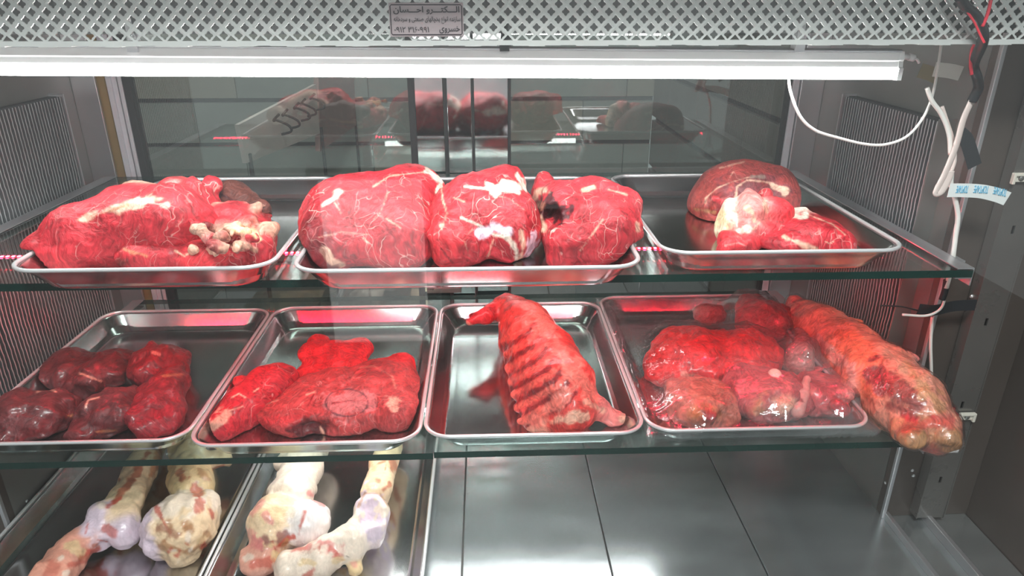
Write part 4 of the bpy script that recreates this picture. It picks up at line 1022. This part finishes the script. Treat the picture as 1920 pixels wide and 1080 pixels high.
# ------------------------------------------------------------------ cables, tapes and fixings at the right end
def cable(name, label, pts, r, mat, y=0.86, flat=1.0, cat='cable', n=8, group='cables at the right end'):
    P = spline([at_y(p[0], p[1], p[2] if len(p) > 2 else y) for p in pts], n)
    bm = bmesh.new(); add_tube(bm, P, r, 10, flat)
    o = obj(name, bm, mat, None, True); tag(o, label, cat, group); return o
cable('power_cable', 'thin white cable hanging in a loop from tube light to grille', [(1482, 100, .875), (1479, 150, .875), (1486, 185), (1503, 222), (1530, 245), (1570, 258), (1620, 270), (1660, 271), (1700, 256), (1730, 222), (1748, 180), (1758, 130), (1764, 90), (1764, 70)], 0.0017, cable_white)
cable('cut_cable', 'short cream cable stub with cut end crossing the white loop', [(1738, 165), (1748, 190), (1765, 214), (1779, 250), (1782, 290)], 0.0027, cable_white, 0.85)
cable('cut_cable', 'second cream cable hanging beside the stub behind the pink flat cable', [(1766, 200), (1776, 230), (1786, 262), (1790, 300), (1780, 330)], 0.0024, cable_pink, 0.855)
cable('flat_cable', 'flat pinkish cable bent into a loop beside the finned coil', [(1822, 188), (1806, 225), (1792, 275), (1772, 325), (1758, 352), (1755, 362), (1765, 358), (1778, 335), (1783, 320)], 0.0046, cable_pink, 0.845, 0.45)
cable('round_cable', 'cream cable running down past the printed tape', [(1784, 325), (1783, 345), (1790, 370), (1796, 405), (1792, 440), (1784, 500), (1774, 540)], 0.0031, cable_white, 0.85)
cable('curled_cable', 'cream cable end curling left under the black sleeve', [(1768, 545), (1770, 565), (1760, 582), (1735, 592), (1692, 590)], 0.0018, cable_white, 0.86)
cable('thin_cable', 'thin cream cable hanging straight behind the neck joint', [(1748, 595), (1745, 640), (1746, 690), (1747, 735)], 0.0023, cable_white, 0.89)
cable('red_wire', 'red wire bundled in black tape in front of the grille end', [(1812, 20), (1826, 40), (1838, 65), (1846, 80)], 0.0011, cable_red, 0.775)
cable('red_wire', 'bright red wire rising past the grille end', [(1858, 0), (1852, 25), (1842, 50)], 0.0018, cable_red, 0.775)
cable('red_wire', 'red wire pair showing between black tape below the grille', [(1832, 75), (1822, 95), (1820, 120), (1822, 140)], 0.0018, cable_red, 0.82)
cable('red_wire', 'thin red wire right of the pair below the grille', [(1838, 72), (1830, 100), (1828, 125)], 0.0013, cable_red, 0.822)
cable('taped_bundle', 'black-taped wire bundle crossing the grille end', [(1800, -5, .77), (1810, 12, .775), (1830, 30, .78), (1843, 58, .78), (1842, 80, .79), (1826, 120, .825), (1832, 145, .83), (1834, 165, .84), (1822, 190, .845)], 0.0058, tape_black, 0.8, 0.8)
cable('black_sleeve', 'short black tape sleeve joining the cream cables', [(1775, 525), (1772, 545), (1766, 562)], 0.0042, tape_black, 0.852)
cable('black_wire', 'thin black wire running left from the black tape', [(1765, 575), (1730, 583), (1690, 575), (1650, 573)], 0.0011, tape_black, 0.88)
def ribbon(name, label, pts, wpx, mat, y, group=None, th=0.0006, cat='tape'):
    bm = bmesh.new(); prev = None
    P = spline([at_y(*p, y) for p in pts], 6)
    for i, p in enumerate(P):
        w = wpx * mpp(p); t = (P[min(i+1, len(P)-1)] - P[max(i-1, 0)]).normalized(); u = t.cross(Vector((0, 1, 0))).normalized() * -1
        q = [bm.verts.new(p + u * w / 2 + Vector((0, dy, 0))) for dy in (0, th)] + [bm.verts.new(p - u * w / 2 + Vector((0, dy, 0))) for dy in (th, 0)]
        if prev:
            for k in range(4): bm.faces.new((prev[k], prev[(k+1) % 4], q[(k+1) % 4], q[k]))
        else: bm.faces.new(q)
        prev = q
    bm.faces.new(list(reversed(prev))); bmesh.ops.recalc_face_normals(bm, faces=bm.faces)
    o = obj(name, bm, mat); tag(o, label, cat, group); return o
TY = 0.842
tp = ribbon('printed_tape', 'white tape with blue upside-down print wrapped round the cream cable', [(1779, 357), (1805, 357), (1840, 359), (1870, 366), (1889, 373)], 26, tape_white, TY)
ORIGP = tp
for px, py, wd, ang in ((1795, 356, 22, 0), (1828, 357, 27, 3), (1865, 363, 24, 12)):
    O = at_y(px + wd, py - 8, TY - 0.0004); O2 = at_y(px, py - 8 - wd * math.tan(R(ang)), TY - 0.0004)
    U = (O2 - O); V = Vector((0, 0, -1)) * 14 * mpp(O)
    O = O + Vector((0, 0, 0))
    lettering('printed_word', 'TOPTAPE', tape_blue, O, U, V, 0, 1, 0, 1, tp, 0.0)
ribbon('black_tape', 'black tape strap stuck across the right upright', [(1722, 580), (1752, 582), (1790, 574), (1830, 572)], 22, tape_black, 0.87, 'black tapes')
ribbon('black_tape', 'loose black tape flap hanging beside the flat cable', [(1800, 250), (1812, 262), (1820, 285), (1828, 312)], 26, tape_black, 0.87, 'black tapes')
ribbon('paper_label', 'torn white paper stuck at the top right behind cables', [(1752, 130), (1780, 133), (1802, 138)], 26, simple('torn_paper', (.62, .63, .58), .8), 0.95, None, cat='label')
ribbon('brown_patch', 'yellow-brown glue patch behind the white cable', [(1725, 132), (1745, 138), (1760, 145)], 26, simple('glue', (.20, .17, .10), .8), 0.955, None, cat='patch')

def screw(px, py, y, r=0.0032, parent=case):
    p = at_y(px, py, y); bm = bmesh.new(); add_cyl(bm, p, (0, -1, 0), r, 0.0012, 14, r * .75); add_cyl(bm, p + Vector((0, -.0012, 0)), (0, -1, 0), r * .75, .0006, 14, r * .3)
    obj('screw', bm, rim_mat, parent, True)
for px, py in ((1887, 434), (1822, 556), (1817, 601), (1816, 733), (1713, 892), (1728, 968), (1711, 882), (1755, 870)): screw(px, py, 0.8925 if px > 1800 else 0.9015)
for px, py, x in ((1645, 836, XR), (1660, 905, XR)): 
    p = at_x(px, py, x); bm = bmesh.new(); add_cyl(bm, p, (-1, 0, 0), .003, .0015, 12, .002); obj('screw', bm, rim_mat, case, True)
for px, py in ((58, 873), (50, 940)):
    p = at_x(px, py, XL); bm = bmesh.new(); add_cyl(bm, p, (1, 0, 0), .003, .0015, 12, .002); obj('screw', bm, rim_mat, case, True)
def wall_clip(px, py, y, label):
    p = at_y(px, py, y); t = thing('cable_clip', label, 'clip', p, 'white clips on the right upright')
    bm = bmesh.new(); w = .0125
    add_box(bm, p.x - w, p.x + w, y - .006, y, p.z + .003, p.z + .007, .0008)
    add_box(bm, p.x - w, p.x - w + .004, y - .006, y, p.z - .008, p.z + .004, .0008); add_box(bm, p.x + w - .004, p.x + w, y - .006, y, p.z - .008, p.z + .004, .0008)
    add_box(bm, p.x - w + .003, p.x + w - .003, y - .003, y, p.z - .005, p.z + .005)
    obj('clip_body', bm, simple('ivory_plastic', (.70, .66, .58), .5), t)
    bm = bmesh.new(); add_cyl(bm, (p.x, y - .003, p.z), (0, -1, 0), .0042, .002, 14, .003); obj('screw', bm, steel_dark, t, True)
wall_clip(1811, 780, 0.88, 'white plastic clip on the upright beside the neck joint')
wall_clip(1912, 333, 0.88, 'white plastic clip at the right edge beside the printed tape')
box('corner_tab', *(lambda p: (p.x - .010, p.x + .010, 0.80, 0.802, p.z - .010, p.z + .012))(at_y(1787, 838, .80)), white_plastic, case)
print('objects', len(bpy.data.objects), 'leds', nled)
